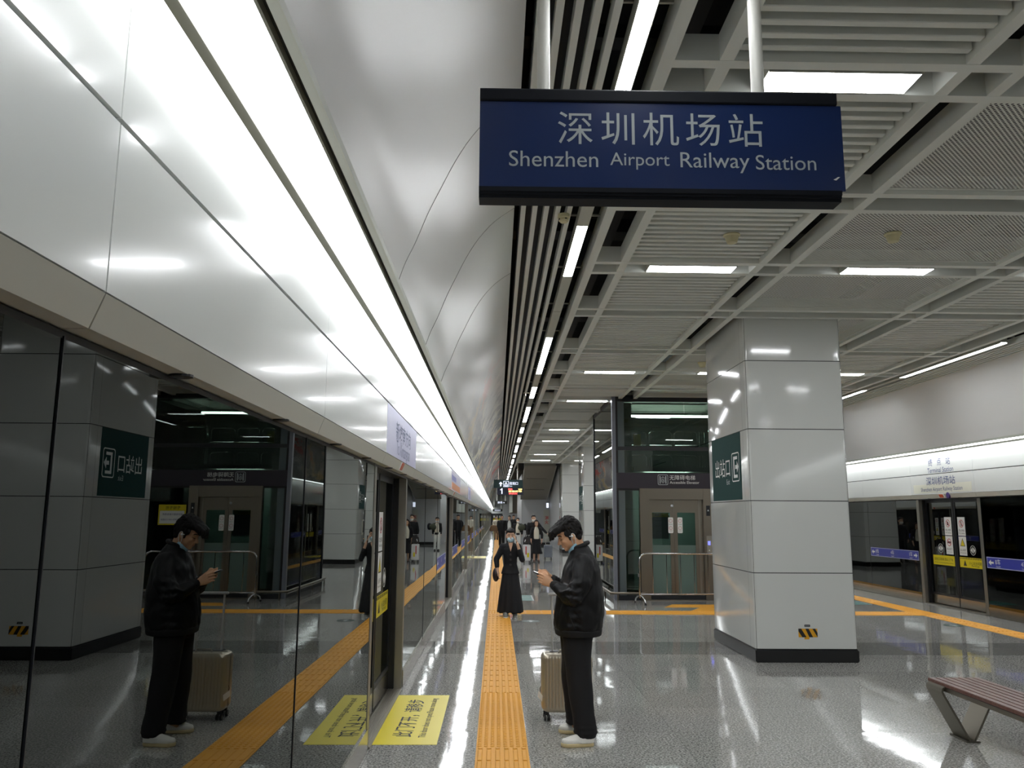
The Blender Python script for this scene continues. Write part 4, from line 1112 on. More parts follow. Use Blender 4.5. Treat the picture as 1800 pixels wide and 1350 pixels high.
# ------------------------------------------------------------------ luggage
def suitcase(name, cx, cy, w, d, h, m, label, rot=0., handle=.5, ribs=True, tagit=False, shellm=None):
    r = empty(name, (cx, cy, 0), rot); tag(r, label, 'suitcase')
    z0 = .075; b = LB()
    # fluted shell: rounded-box outline with flutes on the two broad faces
    prof = rrect(w, d, .045, 5); rings = []
    def ring(z, sc, dz=0.):
        out = []
        base = []
        n = 440 if ribs else 120
        per = rrect(w*sc, d*sc, min(.05, d*.3), 6)
        L = [0]
        for i in range(len(per)):
            a, c = per[i], per[(i+1) % len(per)]; L.append(L[-1]+math.hypot(c[0]-a[0], c[1]-a[1]))
        for k in range(n):
            t = L[-1]*k/n
            for i in range(len(per)):
                if L[i+1] >= t: break
            a, c = per[i], per[(i+1) % len(per)]; f = (t-L[i])/max(1e-9, L[i+1]-L[i]); x, y = a[0]+(c[0]-a[0])*f, a[1]+(c[1]-a[1])*f
            if ribs and abs(y) > d*sc/2-.012 and abs(x) < w/2-.03: y -= math.copysign(.0075*(.5+.5*math.sin(x*2*math.pi/.027))**3, y)*dz
            out.append((x, y, z))
        return out
    hh = h-z0
    for z, sc, dz in ((z0,.86,0),(z0+.012,.95,0),(z0+.035,1,.2),(z0+.05,1,1),(z0+hh*.5,1,1),(h-.05,1,1),(h-.035,1,.2),(h-.012,.95,0),(h,.86,0)): rings.append(ring(z, sc, dz))
    b.loft(rings, True); b.build('shell', m, r, smooth=True)
    # frame seam round the middle
    b = LB(); b.box(-w/2-.003, w/2+.003, -.012, .012, z0+.03, h-.03); b.box(-w/2+.03, w/2-.03, -.012, .012, z0-.002, h+.003); b.build('frame_seam', 'steel_dark', r)
    for sx in (-1, 1):
        for sy in (-1, 1):
            x, y = sx*(w/2-.045), sy*(d/2-.045); c = LB(); c.box(x-.016, x+.016, y-.012, y+.012, .05, z0+.01); wh = c.build('caster', 'black', r)
            for g in (-1, 1):
                c = LB(); c.cyl((x+g*.009, y, .027), (x+g*.024, y, .027), .0265, n=18); c.build('wheel', 'black', wh, smooth=True)
                c = LB(); c.cyl((x+g*.0235, y, .027), (x+g*.0255, y, .027), .014, n=14); c.build('hub', 'steel_dark', wh)
    for sx in (-1, 1):
        c = LB(); c.cyl((sx*w*.27, d*.26, h-.03), (sx*w*.27, d*.26, h+handle-.02), .0095, n=12); c.build('handle_post', 'brushed', r, smooth=True)
    c = LB(); c.box(-w*.27-.035, w*.27+.035, d*.26-.016, d*.26+.016, h+handle-.024, h+handle); c.build('grip', 'brushed', r, bevel=.007)
    c = LB(); c.box(-w*.33, w*.33, d*.1, d*.42, h-.012, h+.006); c.build('handle_well', mat('graphite_plastic', (72, 72, 76), .4), r, bevel=.004)
    c = LB(); c.tube([(-.07, -.03, h), (-.06, -.03, h+.025), (.06, -.03, h+.025), (.07, -.03, h)], .008, 8); c.build('carry_handle', 'steel_dark', r, smooth=True)
    for z in (h*.37, h*.82):
        c = LB(); c.box(w/2, w/2+.009, -.02, .02, z-.025, z+.025); c.build('latch', 'blackmetal', r, bevel=.003)
    if tagit:
        c = LB(); c.tube([(-w/2-.004, -.02, h*.5), (-w/2-.014, -.03, h*.46), (-w/2-.012, -.04, h*.43)], .003, 6); c.build('tag_loop', mat('tan_strap', (110, 76, 60), .5), r)
        c = LB(); c.add([(-w/2-.028,-.06,.245),(-w/2+.005,-.128,.215),(-w/2-.001,-.128,.165),(-w/2-.034,-.06,.195)], [(0,1,2,3)])
        c.add([(-w/2-.028,-.058,.245),(-w/2+.005,-.126,.215),(-w/2-.001,-.126,.165),(-w/2-.034,-.058,.195)], [(3,2,1,0)])
        c.f += [(0,4,5,1),(1,5,6,2),(2,6,7,3),(3,7,4,0)]; c.build('paper_tag', 'white', r)
    return r
M['brushed'] = mat('brushed_alloy', (206, 206, 204), .4, .35)
M['case_silver'] = mat('champagne_shell', (196, 186, 166), .32, .6)
suitcase('suitcase', .617, 7.345, .435, .235, .548, 'case_silver', 'champagne silver ribbed cabin suitcase with raised handle beside the man with a phone', 0, .50, True, True)
M['case_white'] = mat('white_shell', (222, 220, 220), .3); M['case_grey'] = mat('grey_shell', (128, 134, 146), .4)
suitcase('suitcase', 1.14, 31.0, .29, .22, .66, 'case_white', 'white suitcase with red marks beside the distant woman in a long black skirt', 0, .36, False)
b = MB(); 
r = empty('suitcase_sticker', (1.14, 30.88, .4)); tag(r, 'red and yellow stickers on the distant white suitcase front', 'sticker')
b.box(1.09, 1.13, 30.885, 30.889, .3, .6); b.build('red_patch', 'red', r); B(1.15, 1.22, 30.885, 30.889, .2, .36).build('yellow_patch', 'yellow', r)
suitcase('suitcase', 2.10, 33.6, .34, .24, .56, 'case_grey', 'grey suitcase held by the distant man in a black jacket', 0, .30, False)
r = empty('tote_bag', (1.14, 31, .68)); tag(r, 'black tote bag with white mark sitting on the white suitcase', 'bag')
MB().prism([(1.0,.70),(1.29,.70),(1.27,.93),(1.23,.96),(1.06,.96),(1.02,.90)], 1, 30.88, 31.03).build('bag_body', mat('charcoal_cloth', (48, 44, 44), .7), r, bevel=.02)
MB().tube([(1.08,30.95,.95),(1.09,30.95,1.02),(1.2,30.95,1.02),(1.21,30.95,.95)], .008, 6).build('bag_strap', 'black', r)
b = MB(); b.plate([(0,0),(.02,0),(.05,.08),(.03,.1),(.01,.06)], (1.05, 30.878, .76), X_, Z_, .003); b.build('white_mark', 'white', r)
# ------------------------------------------------------------------ people
def ringpts(c, ax, ay, n=24, p=2.0):
    c, ax, ay = Vector(c), Vector(ax), Vector(ay); out = []
    for k in range(n):
        t = 2*math.pi*k/n; ct, st = math.cos(t), math.sin(t)
        e = 2.0/p
        out.append(c + ax*math.copysign(abs(ct)**e, ct) + ay*math.copysign(abs(st)**e, st))
    return out
class Blob:
    """closed shells merged into one continuous surface"""
    def __init__(s): s.mb = MB()
    def cap(s, p0, p1, r0, r1=None, n=14):
        r1 = r0 if r1 is None else r1; p0, p1 = Vector(p0), Vector(p1); d = p1-p0
        L = d.length
        if L < 1e-6: d = Vector((0,0,1)); L = 1e-6
        d = d.normalized(); up = Vector((0,0,1)) if abs(d.z) < .9 else Vector((0,1,0)); a = d.cross(up).normalized(); b = a.cross(d)
        rings = []
        for t in (-.97, -.75, -.4): rings.append((p0+d*r0*t, r0*math.sqrt(1-t*t)))
        rings += [(p0, r0), (p1, r1)]
        for t in (.4, .75, .97): rings.append((p1+d*r1*t, r1*math.sqrt(1-t*t)))
        s.mb.loft([[c+(a*math.cos(2*math.pi*k/n)+b*math.sin(2*math.pi*k/n))*r for k in range(n)] for c, r in rings], True); return s
    def chain(s, pts, rs):
        for i in range(len(pts)-1): s.cap(pts[i], pts[i+1], rs[i], rs[i+1])
        return s
    def ell(s, c, ax, ay, az, nu=18, nv=11):
        """ellipsoid with axis vectors"""
        c, ax, ay, az = Vector(c), Vector(ax), Vector(ay), Vector(az); mb = MB().ell((0,0,0), (1,1,1), nu, nv)
        s.mb.add([c+ax*x+ay*y+az*z for x, y, z in mb.v], mb.f); return s
    def loft(s, rings): s.mb.loft(rings, True); return s
    def box(s, *a): s.mb.box(*a); return s
    def build(s, name, m, parent, voxel, smooth=4, wr=None):
        me = bpy.data.meshes.new(name); me.from_pydata(s.mb.v, [], s.mb.f)
        bm = bmesh.new(); bm.from_mesh(me); bmesh.ops.recalc_face_normals(bm, faces=bm.faces); bm.to_mesh(me); bm.free()
        ob = bpy.data.objects.new(name, me); COL.objects.link(ob)
        rm = ob.modifiers.new('r', 'REMESH'); rm.mode = 'VOXEL'; rm.voxel_size = voxel; rm.use_smooth_shade = True
        if smooth:
            sm = ob.modifiers.new('s', 'SMOOTH'); sm.factor = .5; sm.iterations = smooth
        out = bpy.data.meshes.new_from_object(ob.evaluated_get(bpy.context.evaluated_depsgraph_get()))
        bpy.data.objects.remove(ob); bpy.data.meshes.remove(me)
        if wr:
            nr = [v.normal.copy() for v in out.vertices]
            for v, nn in zip(out.vertices, nr): v.co += nn*wr(v.co, nn)
        if parent is not None:
            inv = wm(parent).inverted()
            for v in out.vertices: v.co = inv @ v.co
        out.name = name
        out.polygons.foreach_set('use_smooth', [True]*len(out.polygons)); out.update()
        o = bpy.data.objects.new(name, out); COL.objects.link(o); out.materials.append(M[m] if isinstance(m, str) else m)
        if parent is not None: o.parent = parent; KIDS.setdefault(parent.name, []).append(o)
        return o
M['skin'] = mat('skin_warm', (206, 160, 128), .5, 0, .4); M['skin_pale'] = mat('skin_pale', (218, 176, 148), .5, 0, .4)
M['hair'] = mat('black_hair', (20, 17, 16), .62, 0, .3); M['hair_tip'] = mat('brown_hair', (44, 34, 32), .65, 0, .3)
M['jacket'] = mat('black_nylon', (12, 12, 14), .55, 0, .3); M['rib'] = mat('black_rib', (13, 13, 14), .8); M['trouser'] = mat('black_cotton', (15, 15, 17), .85)
M['leather'] = mat('white_leather', (226, 224, 216), .45); M['gum'] = mat('cream_sole', (214, 194, 146), .55)
M['mask'] = mat('mask_blue', (140, 182, 204), .7); M['lip'] = mat('lip', (160, 96, 84), .5); M['eye'] = mat('eye_dark', (24, 18, 16), .25)
M['blackcloth'] = mat('black_cloth', (15, 16, 20), .8); M['blackcloth2'] = mat('black_cloth_soft', (21, 21, 24), .85); M['creamcloth'] = mat('cream_cloth', (222, 214, 196), .8)

class HeadFrame:
    def __init__(s, c, fwd, tilt=0., sc=1., roll=0.):
        f = Vector((fwd[0], fwd[1], 0)).normalized(); up = Vector((0,0,1)); s.l = up.cross(f)
        ct, st = math.cos(tilt), math.sin(tilt); s.f = f*ct-up*st; s.u = up*ct+f*st; s.c = Vector(c); s.k = sc
    def p(s, f, l, u): return s.c + (s.f*f+s.l*l+s.u*u)*s.k
    def ax(s, a, b, c): return s.f*a*s.k, s.l*b*s.k, s.u*c*s.k
def head_shapes(b, H, neck_to, nr=.055, male=True):
    b.ell(H.p(-.012,0,.02), *H.ax(.098,.077,.092)); b.ell(H.p(.03,0,-.035), *H.ax(.062,.066,.085))
    b.ell(H.p(.018,0,-.07), *H.ax(.066,.060,.042)); b.ell(H.p(.05,0,-.092), *H.ax(.036,.034,.026)); b.ell(H.p(.068,0,-.104), *H.ax(.019,.024,.015))
    b.ell(H.p(.062,0,.045), *H.ax(.032,.055,.045))
    for s2 in (-1, 1):
        b.ell(H.p(.070,.031*s2,.001), *H.ax(.017,.019,.013))
        b.ell(H.p(.058,.035*s2,-.035), *H.ax(.027,.024,.022)); b.cap(H.p(.083,.010*s2,.015), H.p(.070,.045*s2,.016), .011*H.k, .009*H.k)
        b.ell(H.p(-.012,.078*s2,-.02), *H.ax(.020,.009,.031)); b.ell(H.p(-.004,.074*s2,-.03), *H.ax(.014,.01,.018))
        b.ell(H.p(.098,.011*s2,-.044), *H.ax(.012,.008,.008))
    b.chain([H.p(.088,0,.008), H.p(.099,0,-.018), H.p(.112,0,-.038)], [.0085*H.k, .0095*H.k, .0115*H.k])
    b.cap(H.p(.089,-.015,-.066), H.p(.089,.015,-.066), .0075*H.k); b.cap(H.p(.086,-.013,-.077), H.p(.086,.013,-.077), .0075*H.k)
    b.cap(H.p(.094,0,-.066), H.p(.09,0,-.077), .006*H.k)
    b.chain([H.p(-.028,0,-.05), Vector(neck_to)], [nr*1.02, nr*1.1])
def face_bits(H, root, brows=True, shut=False):
    for s2 in (-1, 1):
        if shut:
            b = Blob(); b.chain([H.p(.0885,.016*s2,-.012), H.p(.0895,.030*s2,-.014), H.p(.082,.046*s2,-.010)], [.0026,.003,.0024]); b.build('eyelash', 'eye', root, .0022, 1)
        else:
            b = Blob(); b.ell(H.p(.0775,.031*s2,-.004), *H.ax(.011,.014,.0055)); e = b.build('eye', 'offwhite', root, .0028*H.k, 1)
            b = Blob(); b.ell(H.p(.0868,.031*s2,-.005), *H.ax(.004,.0062,.0058)); b.build('iris', 'eye', e, .0022*H.k, 1)
        if brows:
            b = Blob(); b.chain([H.p(.093,.013*s2,.0215), H.p(.087,.036*s2,.0235), H.p(.072,.052*s2,.014)], [.004*H.k, .0045*H.k, .003*H.k]); b.build('eyebrow', 'hair', root, .003*H.k, 1)
def hand(b, wrist, d, nrm, side, curl=.6, sc=1., spread=.02, thumb=None):
    """palm and five fingers: d = towards the fingers, nrm = out of the back of the hand, side = towards the thumb"""
    w, d, nrm, sd = Vector(wrist), Vector(d).normalized(), Vector(nrm).normalized(), Vector(side).normalized()
    k = sc; pr = w+d*.085*k
    rings = []
    for t, hw, ht in ((0,.026,.021),(.03,.034,.018),(.06,.041,.016),(.088,.041,.0135)): rings.append(ringpts(w+d*t*k, sd*hw*k, nrm*ht*k, 16, 2.6))
    b.loft(rings)
    for i, (off, L, r) in enumerate(((.030,.072,.0088),(.010,.080,.0092),(-.011,.074,.0088),(-.031,.058,.0078))):
        base = w+d*.082*k+sd*off*k; dirv = d; p = base; pts = [base]; a = 0
        cu = curl[i] if isinstance(curl, (list, tuple)) else curl
        for seg in (.42,.33,.25):
            a += cu; dd = (d*math.cos(a)-nrm*math.sin(a)+sd*(off*spread*8)).normalized(); p = p+dd*L*seg*k; pts.append(p)
        b.chain(pts, [r*k, r*.95*k, r*.88*k, r*.75*k])
    t0 = w+d*.022*k+sd*.026*k
    tp = thumb or [t0, t0+(d*.6+sd*.75-nrm*.15).normalized()*.042*k, t0+(d*.85+sd*.6-nrm*.3).normalized()*.075*k]
    b.chain([Vector(q) for q in tp], [.0125*k, .0105*k, .0085*k][:len(tp)])
def wrinkle(amp, sc=9., stretch=(1,1,1), seed=0.):
    def f(co, n):
        q = Vector((co.x*stretch[0]+seed, co.y*stretch[1], co.z*stretch[2]))*sc
        return amp*(noise.noise(q)+.5*noise.noise(q*2.1)) - amp*.8*max(0, .35-abs(noise.noise(q*.8+Vector((3,1,7)))))*1.5
    return f
def shoe(root, name, heel, toe, w=.05, h=.085, um='leather', sm='gum', sole=.03, laces=True):
    heel, toe = Vector(heel), Vector(toe); d = (toe-heel); L = d.length; d = d.normalized(); s = Vector((-d.y, d.x, 0))
    def outline(z, k, inset=0.):
        pts = []
        for t, hw in ((0,.0),(.01,.5),(.06,.72),(.2,.8),(.45,.82),(.68,1.0),(.85,.9),(.96,.5),(1.0,.0)):
            pts.append((t, hw))
        left = [heel+d*(inset+t*(L-2*inset))+s*w*hw*k for t, hw in pts]; right = [heel+d*(inset+t*(L-2*inset))-s*w*hw*k for t, hw in reversed(pts[1:-1])]
        return [Vector((q.x, q.y, z)) for q in left+right]
    b = Blob(); b.loft([outline(0,.97,.004), outline(.006,1.03), outline(sole-.004,1.03), outline(sole,.98,.003)]); so = b.build('sole', sm, root, .006, 2)
    b = Blob(); b.loft([outline(sole-.006,.96,.004), outline(sole+.012,.98,.003), outline(sole+.026,.86,.012)])
    def at(t, z, hw, ll): return ringpts(heel+d*t*L+Vector((0,0,z)), d*ll, s*hw, 16)
    b.loft([at(.30,sole,.052,.085), at(.29,.065,.045,.078), at(.27,h+.005,.038,.062)]); b.cap(heel+d*.45*L+Vector((0,0,.058)), heel+d*.78*L+Vector((0,0,.042)), .034, .027)
    up = b.build('shoe', um, root, .006, 4); so.parent = up; KIDS[root.name].remove(so); KIDS.setdefault(up.name, []).append(so)
    if laces:
        for k in range(4):
            t = .47+.07*k; c = heel+d*t*L+Vector((0,0,.094-.012*k)); b = Blob(); b.chain([c-s*.022-Vector((0,0,.008)), c, c+s*.022-Vector((0,0,.008))], [.0035,.0035,.0035]); b.build('lace', um, up, .003, 0)
    return up

def phone_man():
    cy = 6.68
    H = HeadFrame((.588, cy-.005, 1.575), (-1, -.12), math.radians(24), .97)
    fx = lambda x, y, z: Vector((x, y, z))
    # body: one skin surface from head to feet
    b = Blob(); head_shapes(b, H, (.672, cy, 1.43), .056)
    tor = [(.86,.66,.10,.15),(.95,.665,.105,.155),(1.1,.68,.10,.155),(1.25,.69,.105,.175),(1.36,.69,.09,.18),(1.42,.682,.065,.10),(1.47,.67,.05,.055)]
    b.loft([ringpts((cx, cy, z), (rx,0,0), (0,ry,0), 24) for z, cx, rx, ry in tor])
    LS, LE, LW = fx(.685,6.505,1.355), fx(.62,6.425,1.085), fx(.452,6.575,1.185)
    RS, RE, RW = fx(.685,6.855,1.355), fx(.63,6.93,1.09), fx(.455,6.765,1.215)
    b.chain([LS, LE, LW], [.045,.034,.028]); b.chain([RS, RE, RW], [.045,.034,.028])
    LH, LK, LA = fx(.65,6.59,.90), fx(.655,6.565,.48), fx(.695,6.53,.09)
    RH, RK, RA = fx(.65,6.77,.90), fx(.63,6.80,.48), fx(.67,6.86,.09)
    for a in ((LH, LK, LA), (RH, RK, RA)): b.chain(a, [.085,.058,.038]); b.cap(a[2], a[2]+Vector((-.03,0,-.03)), .034, .026)
    # left hand cradles the near side of the phone, fingers curling under it
    d = Vector((-.86,.22,.40)); hand(b, fx(.452,6.578,1.187), (-.84,.20,.40), (-.12,-.96,.18), (.36,-.02,.93), [.22,.30,.36,.42], 1.0, .0,
        [fx(.435,6.60,1.225), fx(.395,6.612,1.262), fx(.365,6.628,1.277)])
    hand(b, fx(.455,6.765,1.217), (-.84,-.24,.36), (-.05,.96,.14), (.36,.02,.93), [.25,.32,.4,.45], .98, .0,
        [fx(.43,6.735,1.25), fx(.398,6.70,1.288), fx(.372,6.675,1.290)])
    body = b.build('person', mat('phone_man_skin', (208, 160, 124), .5, 0, .4), None, .0042, 5)
    tag(body, 'man in a black bomber jacket and white sneakers looking down at his phone', 'person')
    r = body
    face_bits(H, r, True, True)
    b = Blob(); b.cap(H.p(.0925,-.015,-.0715), H.p(.0925,.015,-.0715), .0045); b.build('mouth', 'lip', r, .003, 1)
    # hair with a lifted fringe
    b = Blob(); b.ell(H.p(-.028,0,.045), *H.ax(.099,.086,.088)); b.ell(H.p(-.055,0,.005), *H.ax(.066,.080,.075)); b.ell(H.p(.03,0,.088), *H.ax(.078,.074,.042)); b.ell(H.p(.095,0,.085), *H.ax(.042,.06,.034))
    for l, u, f in ((-.04,.082,.085),(-.01,.088,.10),(.025,.085,.095),(.05,.075,.075),(-.055,.07,.065)):
        b.chain([H.p(f-.03,l,u+.005), H.p(f+.022,l*1.05,u-.004), H.p(f+.052,l*1.0,u-.032)], [.032,.026,.014])
    for s2 in (-1, 1):
        b.ell(H.p(.008,.069*s2,.02), *H.ax(.045,.014,.034)); b.cap(H.p(.022,.072*s2,.0), H.p(.022,.072*s2,-.035), .009, .006); b.ell(H.p(-.06,.05*s2,-.035), *H.ax(.026,.024,.04))
    rnd = random.Random(3)
    for k in range(150):
        l = rnd.uniform(-.072, .072); f0 = rnd.uniform(-.09, .085); top = math.sqrt(max(0, 1-(l/.09)**2))
        uu = lambda f: .045+.092*top*math.sqrt(max(.05, 1-((f+.02)/.125)**2))
        Lh = rnd.uniform(.035, .06); lift = rnd.uniform(.002, .012); dl = rnd.uniform(-.012, .012)
        f1, f2 = f0+Lh*.5, f0+Lh
        b.chain([H.p(f0, l, uu(f0)-.004), H.p(f1, l+dl*.5, uu(f1)+lift), H.p(f2, l+dl, uu(f2)+lift-.004)], [.010,.009,.003])
    for k in range(26):
        l = rnd.uniform(-.062, .066); u0 = rnd.uniform(.07, .10); rch = rnd.uniform(.0, .03)
        b.chain([H.p(.085, l, u0), H.p(.118+rch, l+rnd.uniform(-.008,.008), u0-.010), H.p(.134+rch*1.3, l+rnd.uniform(-.012,.012), u0-.046-rnd.uniform(0,.028))], [.014,.011,.003])
    for k in range(60):
        s2 = rnd.choice((-1, 1)); f = rnd.uniform(-.095, .02); u0 = rnd.uniform(-.005, .07); yy = .083*math.sqrt(max(.1, 1-((f+.03)/.115)**2))
        b.chain([H.p(f, yy*s2, u0+.02), H.p(f-.006, (yy+.004)*s2*.99, u0), H.p(f-.010, yy*s2*.96, u0-.022)], [.008,.007,.003])
    def tuft(co, n):
        q = co*70; return .003*noise.noise(Vector((q.x, q.y*1.4, q.z*.45)))
    b.build('hair', 'hair', r, .0038, 1, tuft)
    # mask pulled under the chin, loops to the ears, white earbud
    b = Blob(); b.chain([H.p(-.004,-.060,-.094), H.p(.022,-.050,-.112), H.p(.048,0,-.130), H.p(.022,.050,-.112), H.p(-.004,.060,-.094)], [.013,.020,.018,.020,.013]); b.build('face_mask', 'mask', r, .005, 3)
    for s2 in (-1, 1):
        b = Blob(); b.chain([H.p(.012,.060*s2,-.104), H.p(.012,.080*s2,-.045), H.p(-.004,.089*s2,.006), H.p(-.022,.087*s2,.004), H.p(-.026,.084*s2,-.03), H.p(.0,.060*s2,-.106)], [.0026]*6); b.build('mask_loop', 'white', r, .0025, 0)
        b = Blob(); b.ell(H.p(-.002,.088*s2,-.014), *H.ax(.010,.008,.010)); b.cap(H.p(.000,.089*s2,-.016), H.p(.020,.087*s2,-.006), .0045, .004); b.build('earbud', 'white', r, .003, 1)
    # bomber jacket
    jr = [(.815,.655,.165,.215),(.83,.655,.183,.232),(.86,.657,.196,.246),(.95,.664,.200,.256),(1.08,.676,.192,.256),(1.2,.684,.165,.243),(1.30,.690,.145,.228),(1.38,.690,.116,.198),(1.43,.686,.092,.140),(1.47,.678,.075,.088),(1.488,.675,.066,.070)]
    b = Blob(); b.loft([ringpts((cx, cy, z), (rx,0,0), (0,ry,0), 32, 2.25) for z, cx, rx, ry in jr])
    b.chain([fx(.690,6.525,1.345), fx(.665,6.445,1.22), fx(.605,6.425,1.105), fx(.555,6.47,1.115), fx(.492,6.54,1.165)], [.088,.086,.076,.064,.05])
    b.chain([fx(.690,6.835,1.345), fx(.665,6.91,1.22), fx(.605,6.93,1.115), fx(.555,6.89,1.13), fx(.492,6.80,1.185)], [.088,.086,.076,.064,.05])
    w1 = wrinkle(.010, 10, (1, 1, .7)); w2 = wrinkle(.012, 17, (1, 1, 1.3), 4.)
    def jw(co, n):
        k = min(1, max(0, (abs(co.y-cy)-.2)/.05))*min(1, max(0, (1.28-co.z)/.1))*min(1, max(0, (.68-co.x)/.05))
        return w1(co, n)+k*w2(co, n)+(.006*math.sin(co.z*95+3*noise.noise(co*7)) if k > .2 else 0)*k
    j = b.build('jacket', 'jacket', r, .0075, 5, jw)
    for pts, rs in (([fx(.497,6.537,1.162), fx(.462,6.566,1.182)], [.046,.040]), ([fx(.497,6.803,1.183), fx(.464,6.77,1.21)], [.046,.040])):
        b = Blob(); b.chain(pts, rs); b.build('cuff', 'rib', j, .006, 2, lambda co, n: .0015*math.sin(co.z*500))
    b = Blob(); b.loft([ringpts((.657, cy, z), (k*.184,0,0), (0,k*.234,0), 36, 2.25) for z, k in ((.795,.96),(.80,1),(.845,1.035),(.85,1.0))]); b.build('hem_rib', 'rib', j, .007, 2)
    b = Blob(); rg = []
    for a in range(17):
        t = 2*math.pi*a/16; rg.append(fx(.672+.070*math.cos(t), cy+.072*math.sin(t), 1.485+.026*math.cos(t)))
    b.chain(rg, [.017]*17); b.build('collar', 'rib', j, .005, 2)
    b = Blob(); b.cap(fx(.565,6.425,.97), fx(.60,6.419,.88), .004); b.build('pocket_zip', 'rib', j, .003, 0)
    # trousers
    b = Blob(); b.loft([ringpts((.65, cy, z), (rx,0,0), (0,ry,0), 28, 2.3) for z, rx, ry in ((.76,.12,.18),(.80,.128,.185),(.93,.125,.175),(.97,.118,.165))])
    for H0, K, A, G in (((.638,6.585,.80), (.650,6.565,.48), (.688,6.535,.13), (.692,6.53,.06)), ((.642,6.775,.80), (.632,6.80,.48), (.655,6.85,.13), (.66,6.855,.075))):
        rg = []
        for (c, rx, ry) in ((H0,.122,.098),((Vector(H0)+Vector(K))/2,.108,.092),(K,.100,.086),((Vector(K)+Vector(A))/2,.093,.082),(A,.090,.078),(G,.086,.074)): rg.append(ringpts(c, (rx,0,0), (0,ry,0), 24, 2.2))
        b.loft(rg); A = Vector(A); b.loft([ringpts(A+Vector((.004,0,dz)), (rr_,0,0), (0,rr_*.86,0), 22) for dz, rr_ in ((-.055,.086),(-.035,.096),(-.01,.094),(.012,.088))])
    w3 = wrinkle(.007, 8, (1.2, 1.2, .55), 2.)
    b.build('trousers', 'trouser', r, .0085, 4, lambda co, n: w3(co, n)*(1.8 if co.z < .25 else 1)+.004*max(0, .2-co.z)/.2*math.sin(co.z*150))
    shoe(r, 'shoe', (.752,6.515,0), (.500,6.488,0), .05); shoe(r, 'shoe', (.728,6.875,0), (.512,6.895,0), .05)
    # phone
    ph = empty('phone', (.365, 6.66, 1.262)); tag(ph, 'black smartphone with a lit white screen held by the man in the bomber jacket', 'phone')
    up = Vector((-.925,0,.38)).normalized(); sd = Vector((0,1,0)); nn = up.cross(sd).normalized()
    if nn.z < 0: nn = -nn
    c = Vector((.368,6.665,1.256))
    def slab(k, lo, hi): 
        pts = rrect(.148*k, .074*k, .010, 4); A = [c+up*a+sd*q+nn*lo for a, q in pts]; Bq = [c+up*a+sd*q+nn*hi for a, q in pts]; return MB().loft([A, Bq], True)
    slab(1, -.009, .001).build('phone_body', 'ink', ph); slab(.96, .001, .0025).build('screen', emit('phone_screen', (235, 238, 245), 1.6), ph)
    # bag behind his back
    bg = empty('shopping_bag', (.87, 6.9, .95)); tag(bg, 'pale grey bag peeking out behind the back of the man with the phone', 'bag')
    b = Blob(); b.loft([ringpts((.855, 6.93, z), (rx,0,0), (0,.07,0), 18, 2.6) for z, rx in ((.855,.03),(.87,.045),(.93,.062),(1.0,.045),(1.06,.028))]); b.build('bag_body', mat('pale_bag', (176, 174, 176), .5), bg, .008, 3, wrinkle(.006, 20))
    b = Blob(); b.chain([(.852,6.93,1.05), (.80,6.93,1.18), (.78,6.94,1.30)], [.008,.008,.008]); b.build('bag_strap', 'pale_bag' if 'pale_bag' in M else MATS['pale_bag'], bg, .005, 1)
phone_man()

